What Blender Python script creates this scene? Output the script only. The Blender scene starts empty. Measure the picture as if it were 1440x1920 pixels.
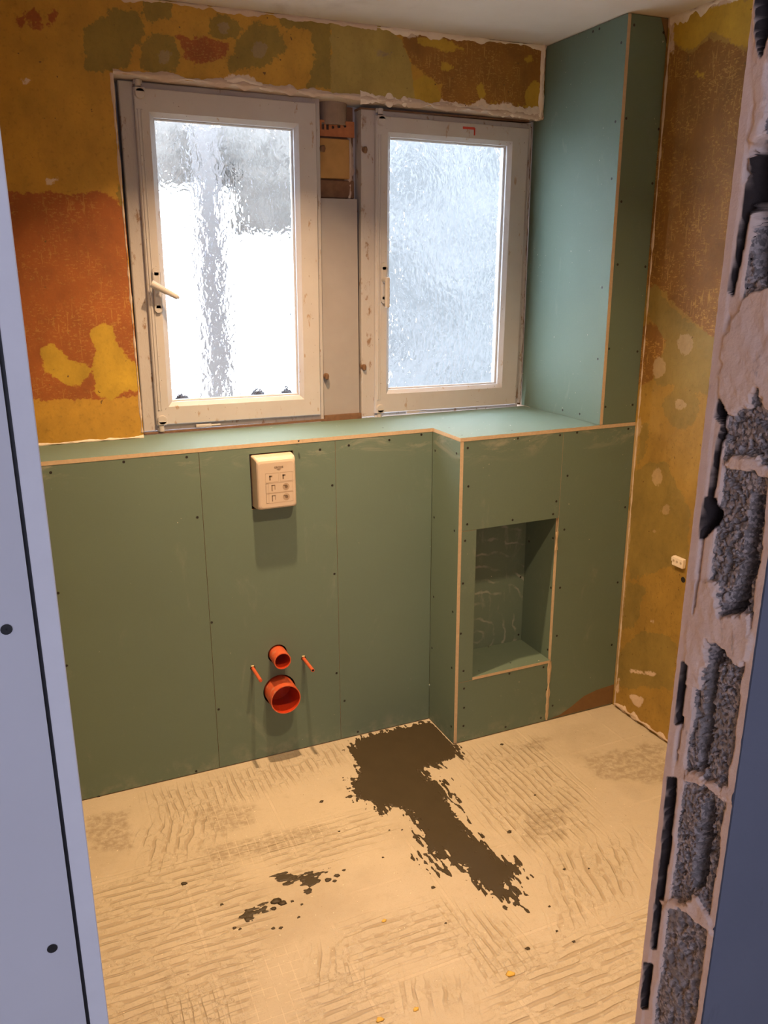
import bpy, bmesh, math, random
import numpy as np
from mathutils import Matrix, Vector

SC = bpy.context.scene
COL = SC.collection
PI = math.pi

# ---------------------------------------------------------------- camera
CAM = np.array([-1.3036, -2.5393, 1.6596])
H = 1.1318                       # height of the shelf
YAW, PITCH, ROLL, FOC = math.radians(23.7585), math.radians(16.2486), math.radians(-0.198), 1559.83
FW = np.array([math.sin(YAW)*math.cos(PITCH), math.cos(YAW)*math.cos(PITCH), -math.sin(PITCH)])
_r = np.array([math.cos(YAW), -math.sin(YAW), 0.0]); _u = np.cross(_r, FW)
RT = _r*math.cos(ROLL) + _u*math.sin(ROLL); UP = _u*math.cos(ROLL) - _r*math.sin(ROLL)
cd = bpy.data.cameras.new('camera'); cam = bpy.data.objects.new('camera', cd); COL.objects.link(cam)
m = Matrix.Identity(4)
for i in range(3):
    m[i][0], m[i][1], m[i][2], m[i][3] = RT[i], UP[i], -FW[i], CAM[i]
cam.matrix_world = m
cd.sensor_fit = 'VERTICAL'; cd.sensor_height = 36.0; cd.lens = FOC/1920*36.0; cd.clip_start = .02
SC.camera = cam

# ---------------------------------------------------------------- world, lamps, exposure
SC.view_settings.view_transform = 'Standard'
SC.view_settings.look = 'None'
SC.view_settings.exposure = 0.0
SC.view_settings.gamma = 1.0
SC.view_settings.use_curve_mapping = False
w = bpy.data.worlds.new('sky'); SC.world = w; w.use_nodes = True
bg = w.node_tree.nodes['Background']
bg.inputs[0].default_value = (.86, .94, 1.08, 1); bg.inputs[1].default_value = 20.0

WARM = (1.0, .62, .33)
def area(name, loc, rot, size, power, colour, shape='DISK', spread=PI):
    l = bpy.data.lights.new(name, 'AREA'); l.shape = shape; l.size = size; l.energy = power; l.color = colour
    l.spread = spread
    o = bpy.data.objects.new(name, l); o.location = loc; o.rotation_euler = rot; COL.objects.link(o); return o
area('ceiling_lamp_light', (-.60, -.37, 2.38), (0, 0, 0), .045, 20, WARM, spread=2.0)
area('ceiling_lamp_light', (-.38, -1.30, 2.38), (0, 0, 0), .10, 26, WARM, spread=2.5)
area('hall_daylight', (-1.9, -4.3, 1.7), (PI/2, 0, -.2), 1.3, 22, (.76, .80, 1.15), 'SQUARE')

# ---------------------------------------------------------------- dimensions (metres)
H, D, WB, XC, HC = 1.1318, .1984, .715, .556, 2.4187
LY, SY = .2415, .306           # wall face, window frame face
XL = -1.75                     # left wall
X1, X2 = -.8116, -.3617        # sheet joints
YH, TP = CAM[1] + .52, .094    # hall face of the partition and its thickness
XR = CAM[0] + .612             # right door reveal
XDL = CAM[0] + .008            # left door reveal
YR = YH + TP
BT = .0125

def on(u, v, ax, val):
    d = FW + RT*(u-720)/FOC + UP*(960-v)/FOC
    return CAM + d*((val-CAM[ax])/d[ax])
def poly_on(pts, ax, val):
    k = [i for i in range(3) if i != ax]
    return np.array([on(u, v, ax, val)[k] for u, v in pts])

# ---------------------------------------------------------------- numpy noise and distance fields
def _hash(ix, iy, s):
    n = (ix.astype(np.int64)*374761393 + iy.astype(np.int64)*668265263 + s*974634541) & 0xffffffff
    n = ((n ^ (n >> 13))*1274126177) & 0xffffffff
    return ((n ^ (n >> 16)) & 0xffff)/65535.0
def vnoise(x, y, s=0):
    ix, iy = np.floor(x), np.floor(y); fx, fy = x-ix, y-iy
    fx = fx*fx*(3-2*fx); fy = fy*fy*(3-2*fy)
    a = _hash(ix, iy, s); b = _hash(ix+1, iy, s); c = _hash(ix, iy+1, s); d = _hash(ix+1, iy+1, s)
    return (a*(1-fx)+b*fx)*(1-fy) + (c*(1-fx)+d*fx)*fy
def fbm(x, y, s=0, o=4):
    r, a, t = 0, 1.0, 0
    for i in range(o):
        r = r + a*vnoise(x, y, s+i*17); t += a; a *= .5; x = x*2.03; y = y*2.03
    return r/t*2-1
def cellular(x, y, s=0):
    ix, iy = np.floor(x), np.floor(y); best = np.full(x.shape, 9.0)
    for i in (-1, 0, 1):
        for j in (-1, 0, 1):
            px = ix+i+_hash(ix+i, iy+j, s); py = iy+j+_hash(ix+i, iy+j, s+5)
            best = np.minimum(best, (px-x)**2+(py-y)**2)
    return np.sqrt(best)
def sdf_poly(x, y, P):
    n = len(P); d = np.full(x.shape, 1e9); s = np.zeros(x.shape, bool)
    for i in range(n):
        ax, ay = P[i]; bx, by = P[(i+1) % n]
        ex, ey = bx-ax, by-ay; L = ex*ex+ey*ey+1e-12
        t = np.clip(((x-ax)*ex+(y-ay)*ey)/L, 0, 1)
        d = np.minimum(d, (x-ax-t*ex)**2+(y-ay-t*ey)**2)
        c = ((ay > y) != (by > y)) & (x < (bx-ax)*(y-ay)/((by-ay) if abs(by-ay) > 1e-12 else 1e-12)+ax)
        s ^= c
    d = np.sqrt(d)
    return np.where(s, d, -d)
def sdf_any(x, y, polys):
    r = np.full(x.shape, -1.0)
    for P in polys: r = np.maximum(r, sdf_poly(x, y, P))
    return r
def sstep(a, b, x):
    t = np.clip((x-a)/(b-a), 0, 1); return t*t*(3-2*t)
def disc(u, v, r, ax, val, k=1.0, n=14):
    return poly_on([(u+r*math.cos(i*2*PI/n), v+k*r*math.sin(i*2*PI/n)) for i in range(n)], ax, val)

# ---------------------------------------------------------------- node materials
def lin(r, g, b):
    f = lambda c: (c/255/12.92 if c <= 10 else ((c/255+.055)/1.055)**2.4)
    return (f(r), f(g), f(b), 1)
class G:
    def __init__(s, name):
        s.m = bpy.data.materials.new(name); s.m.use_nodes = True; s.t = s.m.node_tree
        s.b = s.t.nodes['Principled BSDF']; s.pos = s.n('ShaderNodeNewGeometry').outputs['Position']
        s.b.inputs['Roughness'].default_value = .8
    def n(s, k, **kw):
        x = s.t.nodes.new(k)
        for a, v in kw.items(): setattr(x, a, v)
        return x
    def put(s, sock, v):
        if isinstance(v, bpy.types.NodeSocket): s.t.links.new(v, sock)
        else: sock.default_value = v
    def vec(s, scale=(1, 1, 1), rot=(0, 0, 0), src=None, loc=(0, 0, 0)):
        x = s.n('ShaderNodeMapping'); s.put(x.inputs['Vector'], src or s.pos)
        x.inputs['Scale'].default_value = scale; x.inputs['Rotation'].default_value = rot; x.inputs['Location'].default_value = loc
        return x.outputs[0]
    def noise(s, scale, detail=4, vec=None, rough=.55, dist=0):
        x = s.n('ShaderNodeTexNoise'); s.put(x.inputs['Vector'], vec or s.pos)
        x.inputs['Scale'].default_value = scale; x.inputs['Detail'].default_value = detail
        x.inputs['Roughness'].default_value = rough; x.inputs['Distortion'].default_value = dist
        return x.outputs['Fac']
    def vor(s, scale, vec=None, feature='F1', rand=1):
        x = s.n('ShaderNodeTexVoronoi', feature=feature); s.put(x.inputs['Vector'], vec or s.pos)
        x.inputs['Scale'].default_value = scale; x.inputs['Randomness'].default_value = rand
        return x.outputs['Distance']
    def wave(s, scale, axis='X', dist=2, det=2, dscale=1, vec=None, kind='BANDS'):
        x = s.n('ShaderNodeTexWave', wave_type=kind); s.put(x.inputs['Vector'], vec or s.pos)
        if kind == 'BANDS': x.bands_direction = axis
        else: x.rings_direction = axis
        x.inputs['Scale'].default_value = scale; x.inputs['Distortion'].default_value = dist
        x.inputs['Detail'].default_value = det; x.inputs['Detail Scale'].default_value = dscale
        return x.outputs['Fac']
    def m_(s, op, a, b=0.0, c=0.0):
        x = s.n('ShaderNodeMath', operation=op); s.put(x.inputs[0], a); s.put(x.inputs[1], b)
        if op in ('MULTIPLY_ADD',): s.put(x.inputs[2], c)
        return x.outputs[0]
    def mul(s, a, b): return s.m_('MULTIPLY', a, b)
    def add(s, a, b): return s.m_('ADD', a, b)
    def step(s, x, a, b):
        r = s.n('ShaderNodeMapRange', interpolation_type='SMOOTHSTEP'); s.put(r.inputs[0], x)
        r.inputs[1].default_value = a; r.inputs[2].default_value = b
        return r.outputs[0]
    def mix(s, f, a, b):
        x = s.n('ShaderNodeMix', data_type='RGBA'); s.put(x.inputs[0], f); s.put(x.inputs[6], a); s.put(x.inputs[7], b)
        return x.outputs[2]
    def attr(s, name): return s.n('ShaderNodeAttribute', attribute_name=name).outputs['Fac']
    def col(s, c): s.put(s.b.inputs['Base Color'], c)
    def rough(s, c): s.put(s.b.inputs['Roughness'], c)
    def bump(s, h, strength=.5, dist=.002, normal=None):
        x = s.n('ShaderNodeBump'); s.put(x.inputs['Height'], h); x.inputs['Strength'].default_value = strength
        x.inputs['Distance'].default_value = dist
        if normal: s.put(x.inputs['Normal'], normal)
        s.put(s.b.inputs['Normal'], x.outputs[0]); return x.outputs[0]
def c3(r, g, b): return (r, g, b, 1)
def simple(name, c, rough=.7, var=.15, scale=30, bump=0):
    g = G(name); n = g.noise(scale, 5)
    g.col(g.mix(n, c3(*[v*(1-var) for v in c]), c3(*[v*(1+var) for v in c]))); g.rough(rough)
    if bump: g.bump(n, bump, .002)
    return g.m

def mat_board(name, c=(.110, .172, .137), rings=False):
    g = G(name)
    big = g.noise(2.2, 4); fine = g.noise(260, 3)
    base = g.mix(big, c3(*[v*.90 for v in c]), c3(*[v*1.08 for v in c]))
    base = g.mix(g.mul(fine, .16), base, c3(.22, .29, .23))
    smear = g.mul(g.step(g.noise(7, 6, g.vec((1, 1, .45), (0, .5, 0)), .7, 1.2), .58, .85), .20)
    base = g.mix(smear, base, c3(.56, .56, .48))
    speck = g.mul(g.step(g.noise(95, 2), .735, .76), g.step(g.noise(5, 3), .45, .65))
    base = g.mix(speck, base, c3(.62, .58, .48))
    z = g.n('ShaderNodeSeparateXYZ'); g.put(z.inputs[0], g.pos); z = z.outputs[2]
    low = g.mul(g.m_('SUBTRACT', 1.0, g.step(z, .0, .09)), g.step(g.noise(16, 6, None, .7), .46, .66))
    top = g.mul(g.mul(g.step(z, H-.11, H-.02), g.m_('LESS_THAN', z, H-.001)), g.step(g.noise(9, 6, g.vec((.5, .5, 1.6)), .7, 1.0), .50, .68))
    base = g.mix(g.mul(g.add(g.mul(low, .6), top), .30), base, c3(.55, .52, .42))
    if rings:
        r = g.wave(6.0, 'Y', 5, 3, 1.6, g.vec((1, 1, 1), (0, 0, 0), None, (-.20, 0, -.30)), 'RINGS')
        rm = g.mul(g.step(r, .86, 1.0), g.step(g.noise(11, 4), .42, .60))
        base = g.mix(g.mul(rm, .30), base, c3(.58, .58, .52))
        base = g.mix(g.mul(g.step(g.noise(26, 5, g.vec((1, 1, .3)), .7), .55, .75), .22), base, c3(.58, .58, .52))
    g.col(base); g.rough(.72); g.bump(fine, .08, .001)
    return g.m
M_BOARD = mat_board('green_board'); M_NICHE = mat_board('green_board_smeared', rings=True)
M_EDGE = simple('raw_board_edge', (.50, .40, .27), .9, .2, 90, .4)
M_BROWN = simple('brown_board_paper', (.18, .105, .040), .8, .2, 40)
M_DARK = simple('dark_void', (.012, .010, .009), .9)
M_SCREW = simple('black_screw', (.012, .012, .012), .55)

def mat_frame():
    g = G('old_white_paint')
    n = g.noise(14, 6); e = g.noise(46, 5, g.vec((1, 1, .35)), .65)
    b = g.mix(n, c3(.44, .43, .43), c3(.52, .52, .52))
    b = g.mix(g.step(e, .62, .70), b, c3(.36, .27, .19))
    b = g.mix(g.step(g.noise(120, 2), .73, .76), b, c3(.08, .05, .03))
    g.col(b); g.rough(.48); g.bump(n, .12, .002); return g.m
M_FRAME = mat_frame()
def mat_worn():
    g = G('worn_frame_paint'); n = g.noise(30, 6, g.vec((1, 1, .5)), .7)
    b = g.mix(g.step(n, .56, .66), c3(.44, .43, .425), c3(.25, .17, .11))
    g.col(b); g.rough(.7); g.bump(n, .5, .004); return g.m
M_WORN = mat_worn()
def mat_plaster(name, a, b_, dark=(.2, .14, .09), th=.66):
    g = G(name); n = g.noise(22, 6, None, .65); k = g.noise(60, 4)
    b = g.mix(n, c3(*a), c3(*b_)); b = g.mix(g.step(g.noise(9, 5, None, .7), th, th+.07), b, c3(*dark))
    g.col(b); g.rough(.9); g.bump(k, .5, .004); return g.m
M_PLASTER = mat_plaster('rough_plaster', (.44, .34, .26), (.62, .53, .43))
M_WHITEPL = mat_plaster('white_plaster', (.60, .52, .42), (.78, .72, .62), th=.72)

def mat_wall(name, base, layers, scratch=(.50, .30, .07)):
    """layers: (attribute, colour, noise amplitude, colour variation)"""
    g = G(name)
    n1 = g.noise(16, 7, None, .62); n2 = g.noise(75, 6, None, .65); n3 = g.noise(3.5, 4)
    b = g.mix(n3, c3(*[v*.82 for v in base]), c3(*[v*1.12 for v in base]))
    b = g.mix(g.mul(g.step(n2, .52, .70), .55), b, c3(*[v*.62 for v in base]))
    wob = g.add(g.mul(g.add(n1, -.5), 1.0), g.mul(g.add(n2, -.5), .55))
    hs = g.noise(190, 5, g.vec((.35, .35, 1.0)), .6)
    vs = g.noise(120, 5, g.vec((1, 1, .12)), .6)
    pt = g.noise(7, 6, None, .68)
    for at, colr, amp, scr in layers:
        sd = g.add(g.attr(at), g.mul(wob, amp))
        mk = g.step(sd, -.003, .003)
        cc = g.mix(n3, c3(*[v*.85 for v in colr]), c3(*[v*1.15 for v in colr]))
        cc = g.mix(g.mul(g.step(n2, .50, .68), .35), cc, c3(*[v*.7 for v in colr]))
        if scr:
            k = g.m_('MAXIMUM', g.step(hs, .565, .61), g.step(vs, .59, .64))
            k = g.mul(g.m_('MAXIMUM', k, g.step(g.noise(150, 5, g.vec((.5, .5, .5)), .75), .57, .62)), g.step(pt, .40, .56))
            cc = g.mix(g.mul(k, scr), cc, c3(*scratch))
        b = g.mix(mk, b, cc)
    mv = g.noise(8, 7, g.vec((1, 1, .7)), .68)
    hsv = g.n('ShaderNodeHueSaturation'); g.put(hsv.inputs['Color'], b); g.put(hsv.inputs['Value'], g.m_('MULTIPLY_ADD', mv, 1.1, .45)); b = hsv.outputs[0]
    b = g.mix(g.step(g.noise(55, 2, None, .5), .735, .76), b, c3(.14, .08, .02))
    g.col(b); g.rough(.72); g.bump(g.add(n1, g.mul(n2, .6)), .35, .003)
    return g.m

# ---------------------------------------------------------------- mesh helpers
def link(name, verts, faces, mats, parent=None, origin=None, midx=None, smooth=False, attrs=None):
    me = bpy.data.meshes.new(name)
    verts = np.asarray(verts, float)
    o = np.zeros(3) if origin is None else np.asarray(origin, float)
    me.from_pydata((verts-o).tolist(), [], [list(map(int, f)) for f in faces])
    for mm in (mats if isinstance(mats, (list, tuple)) else [mats]): me.materials.append(mm)
    if midx is not None: me.polygons.foreach_set('material_index', np.asarray(midx, np.int32))
    if smooth: me.polygons.foreach_set('use_smooth', np.ones(len(me.polygons), bool))
    for k, v in (attrs or {}).items():
        a = me.attributes.new(k, 'FLOAT', 'POINT'); a.data.foreach_set('value', np.asarray(v, np.float32))
    me.update()
    ob = bpy.data.objects.new(name, me); COL.objects.link(ob)
    adopt(ob, parent, o); return ob
def wloc(ob):
    v = Vector(ob.location)
    while ob.parent: ob = ob.parent; v = v + Vector(ob.location)
    return v
def adopt(ob, parent, o=(0, 0, 0)):
    if parent is not None:
        ob.parent = parent; ob.location = Vector(o) - wloc(parent)
    else: ob.location = Vector(o)
def from_bm(name, bm, mats, parent=None, origin=None, smooth=False):
    bmesh.ops.recalc_face_normals(bm, faces=bm.faces[:])
    bm.verts.index_update()
    v = [tuple(x.co) for x in bm.verts]; f = [[y.index for y in x.verts] for x in bm.faces]; mi = [x.material_index for x in bm.faces]
    bm.free(); return link(name, v, f, mats, parent, origin, mi, smooth)
def tag(o, label=None, cat=None, group=None, kind=None):
    if label: o['label'] = label
    if cat: o['category'] = cat
    if group: o['group'] = group
    if kind: o['kind'] = kind
    return o
def empty(name, loc):
    o = bpy.data.objects.new(name, None); o.empty_display_size = .05; o.location = loc; COL.objects.link(o); return o
def box(bm, a, b, bev=0, seg=1, mi=0):
    a, b = np.minimum(a, b), np.maximum(a, b)
    r = bmesh.ops.create_cube(bm, size=1)
    for v in r['verts']:
        v.co = Vector([(a[i]+b[i])/2 + v.co[i]*(b[i]-a[i]) for i in range(3)])
    fs = list({f for v in r['verts'] for f in v.link_faces})
    for f in fs: f.material_index = mi
    if bev:
        es = list({e for f in fs for e in f.edges})
        bmesh.ops.bevel(bm, geom=es, offset=bev, segments=seg, affect='EDGES', profile=.5)
def box_obj(name, a, b, mats, parent=None, bev=0, seg=1, origin=None):
    bm = bmesh.new(); box(bm, a, b, bev, seg)
    if origin is None and parent is None:
        origin = ((a[0]+b[0])/2, (a[1]+b[1])/2, min(a[2], b[2]))
    return from_bm(name, bm, mats, parent, origin)
def grid(o, du, dv, nu, nv):
    o, du, dv = map(np.asarray, (o, du, dv))
    U, V = np.meshgrid(np.linspace(0, 1, nu+1), np.linspace(0, 1, nv+1), indexing='ij')
    P = o + U[..., None]*du + V[..., None]*dv
    i = np.arange((nu+1)*(nv+1)).reshape(nu+1, nv+1)
    F = np.stack([i[:-1, :-1], i[1:, :-1], i[1:, 1:], i[:-1, 1:]], -1).reshape(-1, 4)
    return P.reshape(-1, 3), F
def merge(parts):
    vs, fs, n = [], [], 0
    for v, f in parts: vs.append(v); fs.append(np.asarray(f)+n); n += len(v)
    return np.concatenate(vs), np.concatenate(fs)
def tube(bm, p0, p1, r0, r1=None, inner=None, seg=40, mi=0, mi_in=None, caps=(True, True)):
    """a tube from p0 to p1; inner = inner radius leaves it open at p1"""
    r1 = r0 if r1 is None else r1
    p0, p1 = Vector(p0), Vector(p1); d = (p1-p0).normalized()
    a = d.orthogonal().normalized(); b = d.cross(a)
    ring = lambda c, r: [bm.verts.new(c + a*r*math.cos(2*PI*i/seg) + b*r*math.sin(2*PI*i/seg)) for i in range(seg)]
    def skin(A, B, k):
        for i in range(seg):
            f = bm.faces.new((A[i], A[(i+1) % seg], B[(i+1) % seg], B[i])); f.material_index = k; f.smooth = True
    A, B = ring(p0, r0), ring(p1, r1); skin(A, B, mi)
    if inner:
        C, E = ring(p1, inner), ring(p0 + d*.002, inner); skin(B, C, mi); skin(C, E, mi if mi_in is None else mi_in)
        if caps[1]: f = bm.faces.new(E); f.material_index = mi if mi_in is None else mi_in
    elif caps[1]: f = bm.faces.new(B); f.material_index = mi
    if caps[0]: f = bm.faces.new(A); f.material_index = mi
def sheet(name, outline, ax, val, thick, mats, parent=None, holes=(), regions=None):
    """a flat board: outline in the two other axes, front at val, back at val+thick; edges take the second material"""
    k = [i for i in range(3) if i != ax]
    bm = bmesh.new()
    def P(p, w):
        c = [0, 0, 0]; c[k[0]], c[k[1]], c[ax] = p[0], p[1], w; return Vector(c)
    loops = [list(outline)] + [list(h) for h in holes]
    for w in (val, val+thick):
        es = []
        for L in loops:
            vs = [bm.verts.new(P(p, w)) for p in L]
            es += [bm.edges.new((vs[i], vs[(i+1) % len(vs)])) for i in range(len(vs))]
        r = bmesh.ops.triangle_fill(bm, use_beauty=True, use_dissolve=False, edges=es)
        if w == val:
            front = [f for f in r['geom'] if isinstance(f, bmesh.types.BMFace)]
    if regions:
        for f in front:
            c = f.calc_center_median(); c2 = (c[k[0]], c[k[1]])
            if sdf_poly(np.array([c2[0]]), np.array([c2[1]]), regions)[0] > 0: f.material_index = 2
    for L in loops:
        for i in range(len(L)):
            a, b = L[i], L[(i+1) % len(L)]
            f = bm.faces.new([bm.verts.new(P(a, val)), bm.verts.new(P(b, val)), bm.verts.new(P(b, val+thick)), bm.verts.new(P(a, val+thick))])
            f.material_index = 1
    bmesh.ops.remove_doubles(bm, verts=bm.verts[:], dist=1e-6)
    q = np.array(outline); c = [0, 0, 0]
    c[k[0]] = q[:, 0].mean(); c[k[1]] = q[:, 1].mean(); c[ax] = val+thick/2
    c[2] = q[:, 1].min() if ax != 2 else val
    return from_bm(name, bm, mats, parent, c)
def rect(a0, b0, a1, b1): return [(a0, b0), (a1, b0), (a1, b1), (a0, b1)]
def circ(a, b, r, n=40): return [(a+r*math.cos(2*PI*i/n), b+r*math.sin(2*PI*i/n)) for i in range(n)]

_screw = {}
def screws(par, pix, ax, val, side, r=.0042):
    """countersunk screw heads on a board, side = -1/+1 is the way the board faces along ax"""
    key = (ax, side, r)
    for (u, v) in pix:
        p = on(u, v, ax, val); p[ax] = val
        if key not in _screw:
            bm = bmesh.new(); d = Vector((0, 0, 0)); d[ax] = side
            tube(bm, d*-.004, d*.0004, r*.6, r, None, 14)
            # cross recess
            e = Vector((0, 0, 0)); e[(ax+1) % 3] = 1; h = d.cross(e)
            for q, s in ((e, h), (h, e)):
                bm.faces.new([bm.verts.new(d*.0005 + q*x*r*.6 + s*y*r*.13) for x, y in ((-1, -1), (1, -1), (1, 1), (-1, 1))])
            o = from_bm('screw', bm, M_SCREW, None, (0, 0, 0)); adopt(o, par, p); _screw[key] = o.data
        else:
            o = bpy.data.objects.new('screw', _screw[key]); COL.objects.link(o); adopt(o, par, p)

def contour_mesh(field, xs, ys):
    """faces of the region field>0 over a regular grid, cut at the zero line"""
    V, idx, F = [], {}, []
    nx, ny = field.shape
    def gv(key, p):
        if key not in idx: idx[key] = len(V); V.append(p)
        return idx[key]
    pos = field > 0
    cells = np.argwhere(pos[:-1, :-1] | pos[1:, :-1] | pos[1:, 1:] | pos[:-1, 1:])
    for i, j in cells:
        cs = ((i, j), (i+1, j), (i+1, j+1), (i, j+1)); out = []
        for q in range(4):
            a, b = cs[q], cs[(q+1) % 4]; fa, fb = field[a], field[b]
            if fa > 0: out.append(gv(a, (xs[a[0]], ys[a[1]], fa)))
            if (fa > 0) != (fb > 0):
                t = fa/(fa-fb); ka = (min(a, b), max(a, b))
                out.append(gv(ka, (xs[a[0]]+t*(xs[b[0]]-xs[a[0]]), ys[a[1]]+t*(ys[b[1]]-ys[a[1]]), 0.0)))
        if len(out) > 2: F.append(out)
    return V, F

# ================================================================ THE SETTING
# ---------------------------------------------------------------- floor
def mat_floor():
    g = G('screed_floor')
    n1 = g.noise(5, 6, None, .6); n2 = g.noise(60, 5, None, .6); n3 = g.noise(22, 5, None, .6)
    b = g.mix(n1, c3(.40, .355, .265), c3(.52, .47, .36))
    b = g.mix(g.mul(n2, .30), b, c3(.60, .55, .43))
    wx = g.wave(11, 'Y', 3.2, 3, 1.6, g.vec((.35, 1, 1)))
    wy = g.wave(12, 'X', 3.2, 3, 1.6, g.vec((1, .35, 1)))
    wd = g.wave(12, 'X', 5, 3, 1.2, g.vec((1, .4, 1), (0, 0, .75)))
    brk = g.step(n3, .34, .52)
    ax = g.mul(g.attr('ridge_x'), brk); ay = g.mul(g.attr('ridge_y'), brk); ad = g.mul(g.attr('ridge_d'), brk)
    sh = lambda w: g.step(w, .03, .42)
    h = g.add(g.add(g.mul(sh(wx), ax), g.mul(sh(wy), ay)), g.mul(sh(wd), ad))
    tot = g.m_('MINIMUM', g.add(g.add(ax, ay), ad), 1.0)
    trough = g.m_('MAXIMUM', g.m_('SUBTRACT', tot, h), 0.0)
    b = g.mix(g.mul(g.step(trough, .40, 1.0), .42), b, c3(.25, .185, .11))
    dirt_shade = g.step(g.add(g.attr('dirt_shade'), g.mul(g.add(n3, -.5), 1.1)), .30, .75)
    dirt_shade = g.mul(dirt_shade, g.step(g.noise(48, 6, None, .7), .34, .62))
    b = g.mix(g.mul(dirt_shade, .52), b, c3(.19, .145, .09))
    b = g.mix(g.mul(g.step(g.noise(2.6, 6, g.vec((1, 1, 1), (0, 0, 0), None, (4, 2, 0)), .62), .50, .72), .30), b, c3(.27, .22, .15))
    gr = g.n('ShaderNodeTexBrick'); g.put(gr.inputs['Vector'], g.vec((1, 1, 1), (0, 0, .03)))
    gr.offset = 0; gr.inputs['Scale'].default_value = 22; gr.inputs['Mortar Size'].default_value = .035
    gr.inputs['Brick Width'].default_value = .62; gr.inputs['Row Height'].default_value = .62
    gm = g.mul(gr.outputs['Fac'], g.mul(g.attr('grid'), g.step(n3, .38, .52)))
    b = g.mix(g.mul(gm, .45), b, c3(.66, .60, .46))
    tile = g.n('ShaderNodeTexBrick'); g.put(tile.inputs['Vector'], g.vec((1, 1, 1), (0, 0, .0), None, (.06, .1, 0)))
    tile.offset = 0; tile.inputs['Scale'].default_value = 3.1; tile.inputs['Mortar Size'].default_value = .016
    tile.inputs['Brick Width'].default_value = 1; tile.inputs['Row Height'].default_value = 1
    tl = g.mul(tile.outputs['Fac'], g.step(n1, .42, .58))
    b = g.mix(g.mul(tl, .35), b, c3(.60, .54, .42))
    fine = g.noise(240, 4, None, .7); b = g.mix(g.mul(g.step(fine, .52, .72), .35), b, c3(.27, .215, .14)); b = g.mix(g.mul(g.step(n3, .55, .75), .30), b, c3(.33, .275, .19))
    sp = g.step(g.noise(130, 2), .725, .745)
    b = g.mix(sp, b, c3(.78, .72, .56))
    sp2 = g.mul(g.step(g.noise(85, 2, g.vec((1, 1, 1), (0, 0, 0), None, (3, 5, 1))), .755, .77), 1.0)
    b = g.mix(sp2, b, c3(.12, .085, .04))
    g.col(b); g.rough(.88)
    ht = g.add(g.add(g.mul(h, 1.0), g.mul(n2, .22)), g.add(g.mul(gm, .35), g.mul(tl, .4)))
    g.bump(ht, .85, .004); return g.m
def attr_blobs(x, y, polys, soft=.05):
    return sstep(-soft, soft, sdf_any(x, y, [poly_on(P, 2, 0) for P in polys]))
fx0, fx1, fy0, fy1 = XL-.65, WB+.15, -4.75, .24
v, f = grid((fx0, fy0, 0), (fx1-fx0, 0, 0), (0, fy1-fy0, 0), 170, 310)
x, y = v[:, 0], v[:, 1]
RX = [[(165, 1660), (420, 1590), (520, 1700), (470, 1940), (180, 1940)], [(930, 1800), (1240, 1690), (1300, 1960), (900, 1960)],
      [(430, 1590), (680, 1520), (740, 1560), (560, 1650)], [(640, 1730), (820, 1690), (900, 1790), (650, 1820)], [(560, 1840), (720, 1800), (760, 1960), (560, 1960)]]
RY = [[(270, 1490), (640, 1390), (650, 1430), (470, 1500), (300, 1545)], [(860, 1410), (1000, 1385), (1100, 1480), (1120, 1560), (1000, 1600), (900, 1540)],
      [(820, 1690), (960, 1720), (1010, 1800), (900, 1850)], [(300, 1870), (420, 1850), (460, 1960), (300, 1960)]]
RD = [[(250, 1560), (370, 1510), (430, 1570), (280, 1640)], [(560, 1790), (640, 1760), (700, 1840), (600, 1860)], [(1010, 1600), (1200, 1560), (1190, 1680), (1040, 1760)], [(740, 1830), (880, 1830), (900, 1900), (740, 1900)]]
DI = [[(355, 1530), (400, 1508), (480, 1510), (475, 1545), (410, 1565)], [(375, 1590), (520, 1560), (610, 1545), (600, 1570), (470, 1610), (390, 1620)],
      [(1090, 1420), (1240, 1390), (1260, 1470), (1120, 1460)], [(160, 1530), (240, 1520), (250, 1590), (170, 1600)], [(960, 1400), (1030, 1380), (1020, 1410)], [(980, 1520), (1060, 1510), (1060, 1570), (990, 1570)], [(300, 1830), (330, 1820), (330, 1860), (300, 1860)]]  # first polygon here: part dirt, part partition shadow painted in
GR = [[(450, 1790), (560, 1770), (600, 1960), (460, 1960)], [(375, 1590), (620, 1530), (640, 1560), (400, 1650)], [(380, 1480), (480, 1490), (480, 1550), (380, 1560)]]
wall_near = sstep(.10, .0, -y)*(x < 0)
floor = link('floor', v, f, mat_floor(), attrs={'ridge_x': attr_blobs(x, y, RX), 'ridge_y': attr_blobs(x, y, RY),
    'ridge_d': attr_blobs(x, y, RD), 'dirt_shade': attr_blobs(x, y, DI, .06), 'grid': attr_blobs(x, y, GR, .03)})
tag(floor, kind='structure')

# ---------------------------------------------------------------- ceiling
def mat_ceiling():
    g = G('ceiling_plaster'); n = g.noise(4, 6, None, .6); k = g.noise(30, 5)
    b = g.mix(n, c3(.52, .48, .43), c3(.66, .62, .57)); b = g.mix(g.mul(g.step(g.noise(3, 5, g.vec((1, .4, 1)), .6, .6), .55, .68), .45), b, c3(.33, .28, .23))
    g.col(b); g.rough(.85); g.bump(k, .2, .003); return g.m
tag(box_obj('ceiling', (XL-.7, -4.75, HC), (WB+.2, LY+.26, HC+.08), mat_ceiling()), kind='structure')

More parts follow.
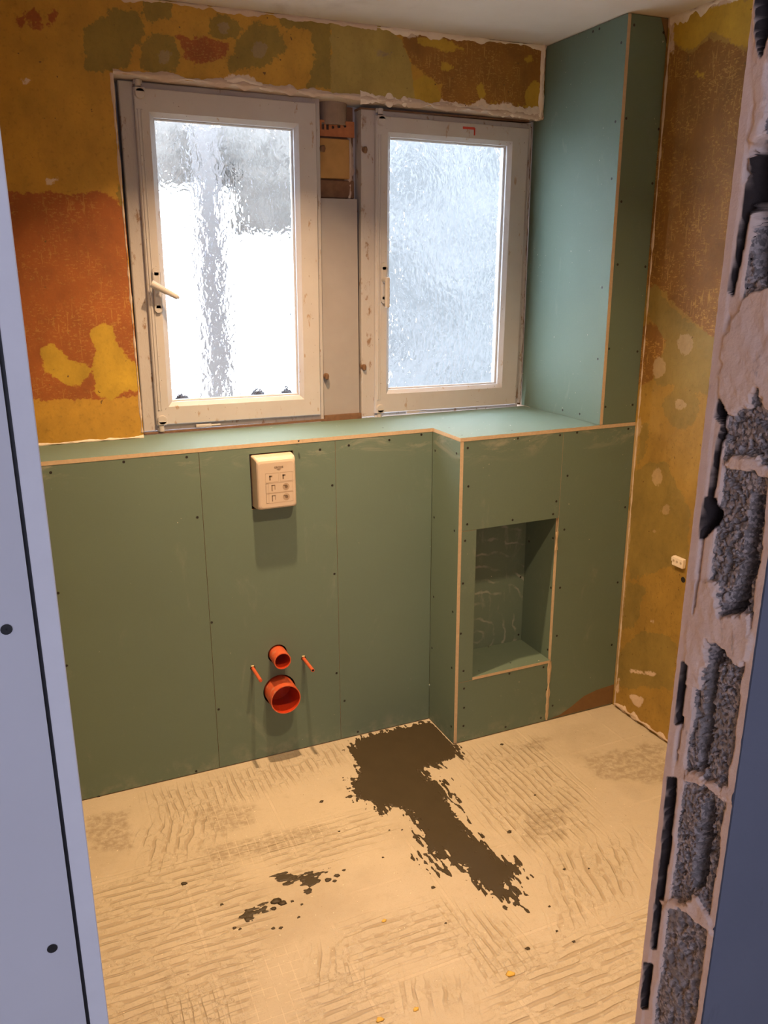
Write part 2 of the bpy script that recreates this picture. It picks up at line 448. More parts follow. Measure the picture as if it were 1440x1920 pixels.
# ---------------------------------------------------------------- back wall (plaster with old paint layers)
B = lambda pts: poly_on(pts, 1, LY)
P_RED = [B([(-40, 356), (120, 360), (200, 364), (222, 372), (234, 400), (240, 480), (250, 600), (262, 700), (266, 742), (170, 748), (60, 752), (-40, 752)]),
         B([(335, 68), (380, 72), (432, 80), (425, 100), (380, 118), (345, 112)]), B([(52, 18), (70, 15), (78, 50), (70, 78)]), B([(92, 30), (102, 26), (100, 100), (92, 100)]), B([(32, 35), (44, 33), (42, 46), (34, 48)])]
P_YEL = [B([(78, 655), (98, 645), (122, 665), (150, 682), (176, 692), (180, 660), (166, 622), (192, 610), (213, 610), (216, 640), (238, 668), (262, 690), (264, 738), (232, 728), (207, 750), (180, 735), (172, 700), (150, 722), (125, 722), (95, 705), (80, 695)]),
         B([(776, 150), (790, 138), (812, 148), (826, 175), (822, 195), (778, 192)]), B([(780, 72), (826, 70), (872, 92), (840, 96), (790, 84)]),
         B([(984, 170), (1002, 150), (1010, 160), (1010, 208), (960, 198), (880, 192), (880, 186), (985, 198)]), B([(982, 104), (998, 102), (998, 116), (984, 118)]), B([(895, 160), (905, 150), (912, 180), (898, 190)]), B([(830, 120), (850, 122), (845, 135), (828, 132)])]
P_OLI = [B([(155, 50), (205, 22), (258, 20), (268, 60), (240, 128), (160, 135)]), B([(262, -30), (318, -30), (322, 32), (284, 46), (266, 20)]),
         disc(300, 103, 38, 1, LY), disc(420, 51, 31, 1, LY, .8), B([(478, 38), (520, 50), (532, 90), (500, 128), (432, 132), (430, 100)]),
         B([(508, 10), (622, 38), (625, 168), (576, 166), (592, 120), (580, 62), (530, 48)]), B([(218, 360), (232, 300), (240, 500), (232, 480)])]
P_LIM = [B([(620, 30), (700, 42), (752, 70), (770, 120), (782, 200), (620, 186)])]
P_GRY = [disc(310, 107, 14, 1, LY, 1.2), disc(420, 52, 10, 1, LY), disc(488, 93, 15, 1, LY), B([(700, 92), (740, 96), (738, 112), (704, 106)])]
P_BRN = [B([(738, 30), (790, 38), (1040, 72), (1040, 216), (900, 200), (828, 196), (826, 160), (790, 138), (776, 120), (760, 90)])]
P_WHT = [B([(746, 40), (800, 52), (832, 66), (828, 74), (790, 62), (770, 76), (748, 56)]), B([(826, 188), (880, 196), (905, 184), (925, 200), (945, 186), (970, 202), (1015, 204), (1015, 222), (826, 206)]),
         B([(404, 152), (430, 143), (465, 143), (492, 160)]), B([(330, -10), (372, -10), (366, 10), (345, 8)]), B([(42, 150), (58, 150), (60, 158), (44, 158)]), B([(84, 336), (108, 333), (108, 344), (86, 346)])]
def back_attrs(v):
    x, z = v[:, 0], v[:, 2]; g = lambda P: sdf_any(x, z, P)
    return {'red': g(P_RED), 'yel': g(P_YEL), 'oli': g(P_OLI), 'lim': g(P_LIM), 'gry': g(P_GRY), 'brn': g(P_BRN), 'wht': g(P_WHT)}
OCH = (.44, .255, .030)
M_WALLB = mat_wall('old_ochre_paint', OCH, [('oli', (.235, .175, .030), .07, 0), ('lim', (.33, .255, .062), .05, 0), ('gry', (.27, .21, .095), .06, 0),
    ('red', (.285, .088, .016), .06, .42), ('brn', (.25, .118, .017), .07, .50), ('yel', (.43, .285, .026), .05, 0), ('wht', (.62, .52, .40), .045, 0)])
XO0, XO1, ZO = -.940, .5555, 2.2136
def ztop(x): return ZO - .019*(x-XO0)
parts = []
parts.append(grid((XL-.1, LY, 0), (XO0-XL+.1, 0, 0), (0, 0, HC), 90, 240))                 # pier left of the windows
gv, gf = grid((XO0, LY, 0), (XO1-XO0+.0005, 0, 0), (0, 0, 1), 150, 24)                           # lintel band
t = gv[:, 2].copy(); gv[:, 2] = ztop(gv[:, 0])*(1-t) + HC*t; parts.append((gv, gf))
parts.append(grid((XO0, LY, 0), (XO1-XO0, 0, 0), (0, 0, H-BT-.001), 20, 20))                # below the shelf
parts.append(grid((XO1+.0145, LY, 0), (WB+.1-XO1, 0, 0), (0, 0, HC), 4, 40))                      # behind the boxed shaft
nfront = sum(len(q[1]) for q in parts)
YO = .50
def quad(*p): return np.array(p, float), np.array([[0, 1, 2, 3]])
parts += [quad((XO0, LY, 0), (XO0, YO, 0), (XO0, YO, ztop(XO0)), (XO0, LY, ztop(XO0))), quad((XO1+.0145, LY, 0), (XO1+.0145, YO, 0), (XO1+.0145, YO, ztop(XO1)), (XO1+.0145, LY, ztop(XO1))),
          quad((XO0, LY, ztop(XO0)), (XO1, LY, ztop(XO1)), (XO1, YO, ztop(XO1)), (XO0, YO, ztop(XO0))), quad((XO0, LY+.12, 1.118), (XO1, LY+.12, 1.118), (XO1, YO, 1.118), (XO0, YO, 1.118)),
          quad((XL-.1, YO, 0), (XO0, YO, 0), (XO0, YO, HC), (XL-.1, YO, HC)), quad((XO1, YO, 0), (WB+.1, YO, 0), (WB+.1, YO, HC), (XO1, YO, HC)),
          quad((XO0, YO, ztop(XO0)), (XO1, YO, ztop(XO1)), (XO1, YO, HC), (XO0, YO, HC)), quad((XO0, YO, 0), (XO1, YO, 0), (XO1, YO, 1.118), (XO0, YO, 1.118))]
v, f = merge(parts)
wb = link('wall_back', v, f, [M_WALLB, M_PLASTER], None, None, [0]*nfront + [1]*(len(f)-nfront), attrs=back_attrs(v))
tag(wb, kind='structure')

def ragged(name, pts, mat, parent, width, thick, axis_n, axis_w, seed, amp=.5, step=.006):
    """a lumpy bead of broken plaster along a line; axis_n = way it stands proud, axis_w = way its width runs"""
    pts = [np.array(p, float) for p in pts]; an, aw = np.array(axis_n, float), np.array(axis_w, float)
    C = []
    for a, b in zip(pts[:-1], pts[1:]):
        n = max(2, int(np.linalg.norm(b-a)/step)); C += [a+(b-a)*i/n for i in range(n)]
    C.append(pts[-1]); C = np.array(C); n = len(C); s = np.arange(n)*step; K = 9
    w_ = width*np.clip(1+amp*fbm(s*28, s*0, seed)*1.6, .15, 3)
    V = []
    for j in range(K):
        tt = j/(K-1); prof = math.sin(PI*tt)
        h = thick*prof*np.clip(1+1.1*fbm(s*60, s*0+j*.9, seed+3), .1, 3)
        V.append(C + np.outer(w_*(tt-.5), aw) + np.outer(h + .0004, an))
    V = np.stack(V, 1).reshape(-1, 3); i = np.arange(n*K).reshape(n, K)
    F = np.stack([i[:-1, :-1], i[1:, :-1], i[1:, 1:], i[:-1, 1:]], -1).reshape(-1, 4)
    return link(name, V, F, mat, parent, None, None, True)
NY, NZ, PX, PZ = (0, -1, 0), (0, 0, -1), (1, 0, 0), (0, 0, 1)
ragged('plaster_edge', [(XO0-.004, LY, 1.15), (XO0-.004, LY, ztop(XO0))], M_PLASTER, wb, .006, .002, NY, PX, 3, .9)
ragged('plaster_edge', [(XO0, LY, ztop(XO0)+.004), (XO1, LY, ztop(XO1)+.004)], M_PLASTER, wb, .018, .005, NY, PZ, 9, .8)
tag(ragged('plaster_chip', [(-.16, LY, ztop(-.16)+.004), (XO1-.01, LY, ztop(XO1)+.012)], M_WHITEPL, wb, .026, .004, NY, PZ, 21, 1.2), 'white broken plaster along the lintel edge')
tag(ragged('plaster_chip', [on(404, 156, 1, LY), on(450, 150, 1, LY), on(492, 162, 1, LY)], M_WHITEPL, wb, .022, .004, NY, PZ, 5, .6), 'white broken plaster chip over the left window')
ragged('plaster_edge', [(XL, LY, HC-.004), (-.10, LY, HC-.004)], M_PLASTER, wb, .014, .004, NY, PZ, 33, 1.1)
ragged('plaster_edge', [(-.10, LY, HC-.005), (XO1, LY, HC-.003)], M_WHITEPL, wb, .018, .004, NY, PZ, 35, 1.2)
ragged('plaster_edge', [(XO1-.012, LY, HC), (XO1-.010, LY, ztop(XO1)-.004)], M_WHITEPL, wb, .020, .008, NY, PX, 37, .5)
ragged('plaster_edge', [(XL, LY, H+.003), (XO0, LY, H+.003)], M_WHITEPL, wb, .008, .003, NY, PZ, 39, 1.0)

# ---------------------------------------------------------------- right wall
R_ = lambda pts: poly_on(pts, 0, WB)
Q_BRN = [R_([(1240, 95), (1262, 78), (1300, 96), (1330, 70), (1360, 85), (1420, 100), (1400, 300), (1372, 560), (1356, 640), (1310, 610), (1250, 560), (1228, 528), (1200, 560), (1190, 500)]), R_([(1196, 612), (1222, 606), (1250, 640), (1240, 668), (1216, 720), (1190, 724)])]
Q_YEL = [R_([(1258, 32), (1330, 14), (1420, -10), (1420, 98), (1395, 92), (1355, 60), (1330, 62), (1300, 96), (1276, 98), (1266, 80), (1256, 84)]), R_([(1304, 136), (1322, 134), (1330, 150), (1312, 146)])]
Q_OLI = [R_([(1200, 562), (1228, 528), (1256, 570), (1310, 616), (1360, 640), (1350, 740), (1300, 735), (1262, 722), (1232, 722), (1222, 680), (1248, 650), (1225, 604)]), disc(1278, 765, 34, 0, WB, 1.2), R_([(1186, 880), (1215, 868), (1250, 868), (1270, 915), (1295, 960), (1290, 1050), (1180, 1090), (1176, 1000)]), R_([(1200, 800), (1216, 790), (1212, 850), (1194, 872)]), R_([(1150, 1240), (1200, 1180), (1270, 1200), (1265, 1290), (1160, 1290)]), R_([(1176, 1090), (1210, 1100), (1190, 1180), (1160, 1180)])]
Q_GRY = [disc(1284, 648, 15, 0, WB, 1.3), disc(1237, 690, 12, 0, WB, 1.6), disc(1232, 895, 10, 0, WB, 1.7), disc(1249, 957, 8, 0, WB), disc(1228, 996, 6, 0, WB), disc(1276, 760, 10, 0, WB), R_([(1192, 790), (1204, 780), (1186, 900), (1176, 960), (1180, 900)]), R_([(1178, 960), (1184, 960), (1160, 1240), (1152, 1300), (1150, 1240)])]
Q_WHT = [R_([(1250, 20), (1380, -14), (1400, -6), (1300, 22), (1288, 34), (1262, 40), (1266, 100), (1256, 100)]), disc(1224, 1166, 5, 0, WB), R_([(1158, 1270), (1164, 1268), (1162, 1296), (1156, 1300)]), R_([(1178, 1300), (1206, 1310), (1200, 1330), (1190, 1322)]), R_([(1180, 1255), (1230, 1262), (1228, 1268), (1182, 1260)])]
def right_attrs(v):
    y, z = v[:, 1], v[:, 2]; g = lambda P: sdf_any(y, z, P)
    return {'brn': g(Q_BRN), 'yel': g(Q_YEL), 'oli': g(Q_OLI), 'gry': g(Q_GRY), 'wht': g(Q_WHT)}
M_WALLR = mat_wall('old_mustard_paint', (.32, .205, .040), [('oli', (.24, .175, .042), .06, 0), ('brn', (.215, .105, .020), .065, .60), ('yel', (.44, .29, .026), .05, 0), ('gry', (.38, .28, .14), .05, 0), ('wht', (.58, .46, .35), .035, 0)])
v, f = grid((WB, LY+.26, 0), (0, YH-.02-LY-.26, 0), (0, 0, HC), 190, 200)
wr = link('wall_right', v, f, M_WALLR, attrs=right_attrs(v)); tag(wr, kind='structure')
ragged('plaster_edge', [(WB, -D-.02, .012), (WB, -.62, .012), (WB, -1.2, .010)], M_PLASTER, wr, .026, .010, (-1, 0, .35), PZ, 51, 1.4)
ragged('plaster_edge', [(WB, -D-.012, H), (WB, -D-.012, 0)], M_PLASTER, wr, .006, .0015, (-1, 0, 0), (0, 1, 0), 53, .9)
ragged('plaster_edge', [(WB, -D-.012, HC), (WB, -D-.012, H)], M_PLASTER, wr, .007, .0015, (-1, 0, 0), (0, 1, 0), 55, .9)
tag(ragged('plaster_edge', [(WB, -D-.01, HC-.006), (WB, -1.2, HC-.006)], M_WHITEPL, wr, .03, .003, (-1, 0, 0), PZ, 57, 1.3), 'pale plaster exposed under the ceiling')
bm = bmesh.new(); hp = on(1281, 1087, 0, WB)
tube(bm, (WB-.0008, hp[1], hp[2]), (WB+.02, hp[1], hp[2]), .010, .006, None, 18)  # near-black plug on the wall face, painted shade of a hole
from_bm('drill_hole_shade', bm, M_DARK, wr)
# ---------------------------------------------------------------- left wall (hidden behind the partition)
tag(box_obj('wall_left', (XL-.1, YR+.001, 0), (XL, LY-.001, HC), M_WALLB), kind='structure')

# ---------------------------------------------------------------- windows
def ring(bm, x0, x1, z0, z1, wl, wr_, wb_, wt, y0, y1, cham=.0, inset=.0):
    """a rectangular frame: outer size, member widths, front y0 and back y1; cham slopes the inner front edge"""
    O = [(x0, z0), (x1, z0), (x1, z1), (x0, z1)]
    I = [(x0+wl, z0+wb_), (x1-wr_, z0+wb_), (x1-wr_, z1-wt), (x0+wl, z1-wt)]
    def shrink(P, d): return [(P[0][0]+d, P[0][1]+d), (P[1][0]-d, P[1][1]+d), (P[2][0]-d, P[2][1]-d), (P[3][0]+d, P[3][1]-d)]
    e = .003
    Ls = [(O, y1), (O, y0+e), (shrink(O, e), y0), (shrink(I, -cham-.001), y0), (shrink(I, -cham), y0+.001), (shrink(I, -.0005), y0+cham*.9+.001), (I, y0+cham*.9+.002), (I, y1)]
    R = [[bm.verts.new((p[0], yy, p[1])) for p in P] for P, yy in Ls]
    for A, Bq in zip(R, R[1:]+R[:1]):
        for i in range(4): bm.faces.new((A[i], A[(i+1) % 4], Bq[(i+1) % 4], Bq[i]))
def mat_glass():
    g = G('rippled_glass'); b = g.b
    b.inputs['Base Color'].default_value = (.95, .975, .98, 1); b.inputs['Transmission Weight'].default_value = 1
    b.inputs['Roughness'].default_value = .06; b.inputs['IOR'].default_value = 1.45
    d = g.vec((1, 1, .62)); n = g.noise(38, 2, d, .5, .8); v_ = g.vor(62, d, 'SMOOTH_F1')
    g.bump(g.add(g.mul(n, 1.0), g.mul(v_, .5)), .42, .010); return g.m
M_GLASS = mat_glass()
M_HW = simple('painted_hardware', (.47, .46, .45), .4, .12, 40, .1)
M_WOOD = simple('bare_dark_wood', (.17, .095, .05), .8, .45, 60, .5)

def window(name, fr, sash, gl, slope, handle, hz, caps_x, extra):
    (x0, x1, z0, z1), (a0, a1, c0, c1), (g0, g1, h0, h1) = fr, sash, gl
    root = empty(name, ((x0+x1)/2, SY+.03, z0)); tag(root, kind='structure')
    bm = bmesh.new(); ring(bm, x0, x1, z0, z1, max(.012, a0-x0+.012), max(.012, x1-a1+.012), c0-z0+.012, z1-c1+.012, SY, SY+.06, .004)
    fo = from_bm('window_frame', bm, M_WORN, root)
    bm = bmesh.new(); ring(bm, a0, a1, c0, c1, g0-a0, a1-g1, h0-c0, c1-h1, SY-.016, SY+.045, .013)
    so = from_bm('sash', bm, M_FRAME, root)
    # rebate line on the stile that carries the handle
    bm = bmesh.new(); box(bm, (a0+.007, SY-.0195, c0+.05), (a0+.013, SY-.015, c1-.06), .0015); box(bm, (a0+.017, SY-.0185, c0+.05), (a0+.020, SY-.015, c1-.06), .001)
    from_bm('cover_strip', bm, M_FRAME, so)
    bm = bmesh.new(); box(bm, (g0-.004, SY+.020, h0-.004), (g1+.004, SY+.024, h1+.004)); from_bm('pane', bm, M_GLASS, root)
    bm = bmesh.new(); ring(bm, g0-.0005, g1+.0005, h0-.0005, h1+.0005, .006, .006, .006, .006, SY+.008, SY+.0195, .004); from_bm('glazing_putty', bm, M_HW, root)
    for zc, s in ((c1-.02, 1), (c0+.02, -1)):          # hinge covers at the handle side
        hx = a0+.018
        hg = empty('hinge', (hx, SY-.02, zc)); adopt(hg, root, (hx, SY-.02, zc))
        bm = bmesh.new(); box(bm, (hx-.016, SY-.026, zc+s*.004), (hx+.016, SY-.0165, zc+s*.020), .004, 2)
        tube(bm, (hx, SY-.0165, zc+s*.002), (hx, SY-.026, zc+s*.002), .016, .014, None, 24)
        from_bm('hinge_cover', bm, M_HW, hg)
        bm = bmesh.new(); tube(bm, (hx-.004, SY-.020, zc+s*.022), (hx-.004, SY-.020, zc+s*.040), .0085, .0085, None, 18)
        box(bm, (hx-.016, SY-.014, zc+s*.028), (hx+.010, SY-.002, zc+s*.042), .002)
        from_bm('hinge_pin', bm, M_HW, hg)
    ho = empty('window_handle', (0, 0, 0)); adopt(ho, root, (a0+.030, SY-.017, hz))
    bx = a0+.030
    bm = bmesh.new(); box(bm, (bx-.013, SY-.025, hz-.062), (bx+.013, SY-.0165, hz+.062), .006, 3)
    tube(bm, (bx, SY-.0165, hz+.058), (bx, SY-.025, hz+.058), .013, .012, None, 24); tube(bm, (bx, SY-.0165, hz-.058), (bx, SY-.025, hz-.058), .013, .012, None, 24)
    from_bm('backplate', bm, M_HW, ho)
    bm = bmesh.new()
    tube(bm, (bx, SY-.024, hz+.012), (bx, SY-.052, hz+.012), .011, .010, None, 20)
    if handle == 'down':
        box(bm, (bx-.009, SY-.058, hz-.085), (bx+.009, SY-.044, hz+.022), .006, 3)
    else:
        p0, p1 = Vector((bx-.022, SY-.050, hz+.022)), Vector((bx+.055, SY-.060, hz-.020))
        tube(bm, p0, p1, .012, .008, None, 16); tube(bm, p1, p1+Vector((.006, 0, -.003)), .008, .003, None, 16)
    from_bm('lever', bm, M_HW, ho)
    for ex in extra:                                   # dark hinge sockets and keep holes on the frame
        bm = bmesh.new(); p = ex[0]
        tube(bm, (p[0], SY+.004, p[2]), (p[0], SY-.006, p[2]), .011, .009, None, 14); box(bm, (p[0]-.006, SY-.012, p[2]-.012), (p[0]+.006, SY-.002, p[2]+.010), .003)
        from_bm('hinge_socket', bm, M_WOOD, root)
    bm = bmesh.new(); kx = a0+.13; box(bm, (kx, SY-.014, z0+.004), (kx+.055, SY-.002, z0+.016), .003, 2); tube(bm, (kx+.05, SY-.008, z0+.010), (kx+.085, SY-.008, z0+.010), .004, .004, None, 12)
    from_bm('bottom_catch', bm, M_HW, root)
    root.rotation_euler = (0, math.radians(slope), 0)
    return root
Wp = lambda u, v_: on(u, v_, 1, SY-.005)
w1 = window('window_1', (-.930, -.288, 1.136, 2.206), (-.888, -.306, 1.158, 2.188), (-.832, -.382, 1.232, 2.108), .55, 'across', 1.595, 0,
            [(Wp(601, 276),), (Wp(612, 704),)])
w2 = window('window_2', (-.140, .540, 1.128, 2.178), (-.092, .522, 1.142, 2.160), (-.034, .438, 1.226, 2.096), .55, 'down', 1.61, 0,
            [(Wp(680, 282),), (Wp(682, 690),)])
# red pencil mark on the right sash
bm = bmesh.new()
a, b_, c_ = on(864, 239, 1, SY-.0172), on(885, 240, 1, SY-.0172), on(886, 252, 1, SY-.0172)
for p, q, r in ((a, b_, .0035), (b_, c_, .002)):
    box(bm, (min(p[0], q[0])-.001, SY-.0176, min(p[2], q[2])-r), (max(p[0], q[0])+.001, SY-.0162, max(p[2], q[2])+r))
tag(from_bm('red_mark', bm, simple('red_pencil', (.50, .05, .03), .8), w2), 'small red corner mark on the sash')

# gaps around the frames: exposed wood and packing, plus added light stops
tr = box_obj('trim_1', (.5405, SY+.004, H+.002), (.5550, SY+.05, 2.165), M_WOOD); tag(tr, kind='structure')
ragged('chipped_paint', [(.547, SY+.004, H+.01), (.547, SY+.004, 2.16)], M_WORN, tr, .012, .006, NY, PX, 61, .9)
tr = box_obj('trim_2', (-.9385, SY+.002, H+.002), (-.9315, SY+.05, 2.19), M_WORN); tag(tr, kind='structure')
tr = box_obj('trim_3', (-.930, SY-.014, H+.0005), (-.289, SY-.001, H+.0055), M_WOOD); tag(tr, kind='structure')
tr = box_obj('light_stop_11', (-.2865, SY-.001, 1.1205), (-.1415, SY+.0495, H+.0155), M_WOOD); tag(tr, kind='structure')  # added strip, keeps sky light from leaking in under the post
tr = box_obj('trim_4', (-.135, SY+.002, 2.1795), (.540, SY+.05, 2.1855), M_WOOD); tag(tr, kind='structure')

for nm, a_, b_ in (('light_stop_6', (XO0+.001, SY+.0605, H+.001), (XO1-.001, SY+.10, 1.172)), ('light_stop_7', (XO0+.001, SY+.0605, 1.1725), (-.895, SY+.10, 2.1400)), ('light_stop_8', (.512, SY+.0605, 1.1725), (XO1-.001, SY+.10, 2.112)), ('light_stop_9', (-.315, SY+.0605, 1.1725), (-.115, SY+.0995, 2.126))):  # added backing strips, stop sky light leaking past the frames
    tag(box_obj(nm, a_, b_, M_WORN), kind='structure')
tr = box_obj('light_stop_10', (XO0+.003, SY+.0605, 2.128), (XO1-.003, SY+.10, 2.196), M_WORN); tr.rotation_euler = (0, math.radians(1.088), 0); tag(tr, kind='structure')  # added sloped strip, stops sky light leaking in under the lintel
# ---------------------------------------------------------------- post between the windows, stripped
mu = box_obj('trim_5', (-.2865, SY+.050, H+.004), (-.1415, SY+.0600, 2.192), M_WOOD); tag(mu, kind='structure')
def zpx(v_): return on(640, v_, 1, SY+.04)[2]
bm = bmesh.new(); tube(bm, (-.214, SY+.060, zpx(236)), (-.214, SY+.060, zpx(190)), .048, .052, None, 40)
tag(from_bm('post_head', bm, simple('grey_stained_wood', (.26, .20, .15), .8, .35, 30, .4), mu), 'grey rounded block at the top of the post')
bm = bmesh.new(); box(bm, (-.284, SY+.036, zpx(372)), (-.144, SY+.0495, zpx(338)), .003); from_bm('packing_wood', bm, M_WOOD, mu)
ps = sheet('plasterboard_strip', rect(-.2835, H+.016, -.1445, zpx(374)), 1, SY+.012, BT, [simple('grey_board_paper', (.33, .315, .31), .85, .10, 14), M_EDGE])
tag(ps, 'narrow grey plasterboard strip fixed upright between the two windows', 'plasterboard')
# perforated rusty strip with real slots
M_RUST = simple('rusty_metal', (.36, .13, .045), .6, .35, 50, .4)
za, zb = zpx(258), zpx(228); zm = za+(zb-za)*.62
holes = [rect(x_, zm-.011, x_+.009, zm+.011) for x_ in (-.278, -.262, -.246)] + [circ(-.222, zm-.002, .005, 12), circ(-.200, zm+.002, .006, 12), circ(-.178, zm+.004, .005, 12)]
pm = sheet('perforated_strip', rect(-.284, za, -.144, zb), 1, SY+.030, .0015, [M_RUST, M_RUST], None, holes)
tag(pm, 'rusty orange perforated metal strip on the post between windows', 'metal strip')
bm = bmesh.new(); box(bm, (-.283, SY+.024, zpx(336)), (-.165, SY+.049, zpx(262)), .003, 2)
wbk = from_bm('wood_block', bm, simple('ochre_wood', (.40, .23, .07), .75, .3, 25, .2), None, (-.224, SY+.036, zpx(336)))
tag(wbk, 'ochre painted wood block set in the post between the windows', 'wood block')
ragged('plaster_lump', [(-.162, SY+.049, zpx(372)), (-.155, SY+.049, zpx(240))], M_PLASTER, mu, .030, .012, NY, PX, 71, .7)

# ---------------------------------------------------------------- doorway partition, left side (boards in hall daylight)
M_HALLB = simple('pale_grey_board', (.66, .66, .67), .8, .05, 8)
M_HALLE = simple('white_gypsum', (.80, .80, .80), .85, .06, 40, .2)
wl = empty('wall_front_left', (XDL-.3, YH, 0)); tag(wl, kind='structure')
hb = sheet('facing_board', rect(XL-.6, 0, XDL-.0150, HC), 1, YH-.001, BT, [M_HALLB, M_EDGE], wl)
rb = box_obj('reveal_board', (XDL-BT, YH-.0005, 0), (XDL, YR, HC), M_HALLE, wl, .0006)
box_obj('inner_board', (XL-.0, YR-BT, 0), (XDL-.0150, YR, HC), M_WALLB, wl)
box_obj('stud', (XDL-.075, YH+.013, 0), (XDL-.0126, YR-.014, HC), simple('zinc_stud', (.10, .10, .11), .5), wl)
screws(hb, [(12, 1180), (98, 1778)], 1, YH-.001, -1, .0035)

# ---------------------------------------------------------------- doorway partition, right side (cut block wall)
wf = empty('wall_front_right', (XR+.3, YH+TP/2, 0)); tag(wf, kind='structure')
def mat_hallface():
    g = G('blue_grey_plaster'); n = g.noise(5, 6, None, .6); k = g.noise(40, 4)
    b = g.mix(n, c3(.155, .17, .22), c3(.20, .215, .27)); b = g.mix(g.mul(g.step(g.noise(14, 5, g.vec((1, 1, .3)), .7), .60, .72), .5), b, c3(.09, .09, .10))
    g.col(b); g.rough(.8); g.bump(k, .25, .003); return g.m
M_HALLF = mat_hallface()
box_obj('wall_core', (XR+.100, YH+.004, 0), (WB+.0, YR-.004, HC), M_DARK, wf)
box_obj('hall_plaster', (XR+.004, YH, 0), (WB+.1, YH+.0035, HC), M_HALLF, wf)
box_obj('room_plaster', (XR+.004, YR-.0035, 0), (WB-.001, YR, HC), M_WALLB, wf)
def mat_jamb():
    g = G('broken_block'); pl = g.attr('plaster'); dk = g.attr('gap_shade')
    n = g.noise(60, 6, None, .65); gr = g.noise(420, 3, None, .6); big = g.noise(18, 5)
    pc = g.mix(n, c3(.70, .54, .44), c3(.84, .67, .56)); pc = g.mix(g.step(g.noise(34, 6, g.vec((1, 1, .4)), .7), .62, .72), pc, c3(.48, .39, .34))
    vr = g.n('ShaderNodeTexVoronoi'); g.put(vr.inputs['Vector'], g.pos); vr.inputs['Scale'].default_value = 330
    sep = g.n('ShaderNodeSeparateColor'); g.t.links.new(vr.outputs['Color'], sep.inputs[0])
    bc = g.mix(g.step(sep.outputs[0], .15, .95), c3(.16, .14, .13), c3(.52, .45, .41))
    bc = g.mix(g.mul(gr, .45), bc, c3(.25, .22, .20)); bc = g.mix(g.step(big, .45, .75), bc, c3(.26, .23, .21))
    b = g.mix(g.step(g.add(pl, g.mul(g.add(n, -.5), .5)), .42, .58), bc, pc)
    b = g.mix(dk, b, c3(.035, .025, .022))  # shade of the gaps and cracks painted in as near-black
    g.col(b); g.rough(.92); g.bump(g.add(gr, n), .4, .0015); return g.m
M_JAMB = mat_jamb()
J = lambda pts: poly_on(pts, 0, XR)
J_PL = [J([(1390, 560), (1440, 545), (1500, 540), (1500, 770), (1425, 775), (1410, 735), (1395, 775), (1360, 790), (1340, 760), (1352, 640)]),
        J([(1405, -60), (1520, -60), (1520, 120), (1430, 130), (1420, 250), (1398, 300)]),
        J([(1350, 870), (1395, 862), (1460, 905), (1460, 915), (1395, 888), (1352, 888)]),
        J([(1298, 1100), (1338, 1095), (1350, 1160), (1400, 1160), (1408, 1225), (1385, 1260), (1352, 1225), (1325, 1205), (1322, 1250), (1310, 1295), (1285, 1290), (1284, 1200)]),
        J([(1285, 1452), (1312, 1455), (1325, 1468), (1382, 1495), (1382, 1520), (1320, 1480), (1284, 1470)]),
        J([(1255, 1690), (1285, 1696), (1310, 1685), (1345, 1745), (1330, 1752), (1280, 1708), (1250, 1710)])]
J_SLOT = [J([(1402, 945), (1420, 940), (1400, 1080), (1385, 1160), (1352, 1160), (1380, 1080)]),
          J([(1320, 1510), (1334, 1505), (1328, 1590), (1316, 1665), (1298, 1670), (1302, 1600)]),
          J([(1330, 1215), (1345, 1222), (1332, 1300), (1322, 1400), (1312, 1455), (1305, 1450), (1318, 1330)]),
          J([(1398, 280), (1425, 260), (1440, 420), (1420, 540), (1402, 520)])]
J_GAP = [J([(1398, 300), (1405, 310), (1394, 400), (1376, 500), (1364, 560), (1360, 552), (1380, 420)]), J([(1344, 760), (1356, 782), (1348, 802), (1336, 790)]),
         J([(1320, 945), (1336, 945), (1342, 980), (1330, 1000), (1312, 1015), (1314, 980)]), J([(1280, 1250), (1288, 1255), (1282, 1300), (1274, 1360), (1268, 1362), (1274, 1300)]),
         J([(1410, 0), (1440, -20), (1440, 40), (1418, 110), (1412, 90)]),
         J([(1256, 1465), (1268, 1466), (1258, 1590), (1246, 1690), (1236, 1688), (1246, 1600)]), J([(1236, 1690), (1242, 1700), (1234, 1780), (1228, 1780)]), J([(1216, 1810), (1228, 1812), (1218, 1890), (1211, 1890)]), J([(1350, 800), (1348, 820), (1330, 945), (1326, 940), (1340, 830)])]
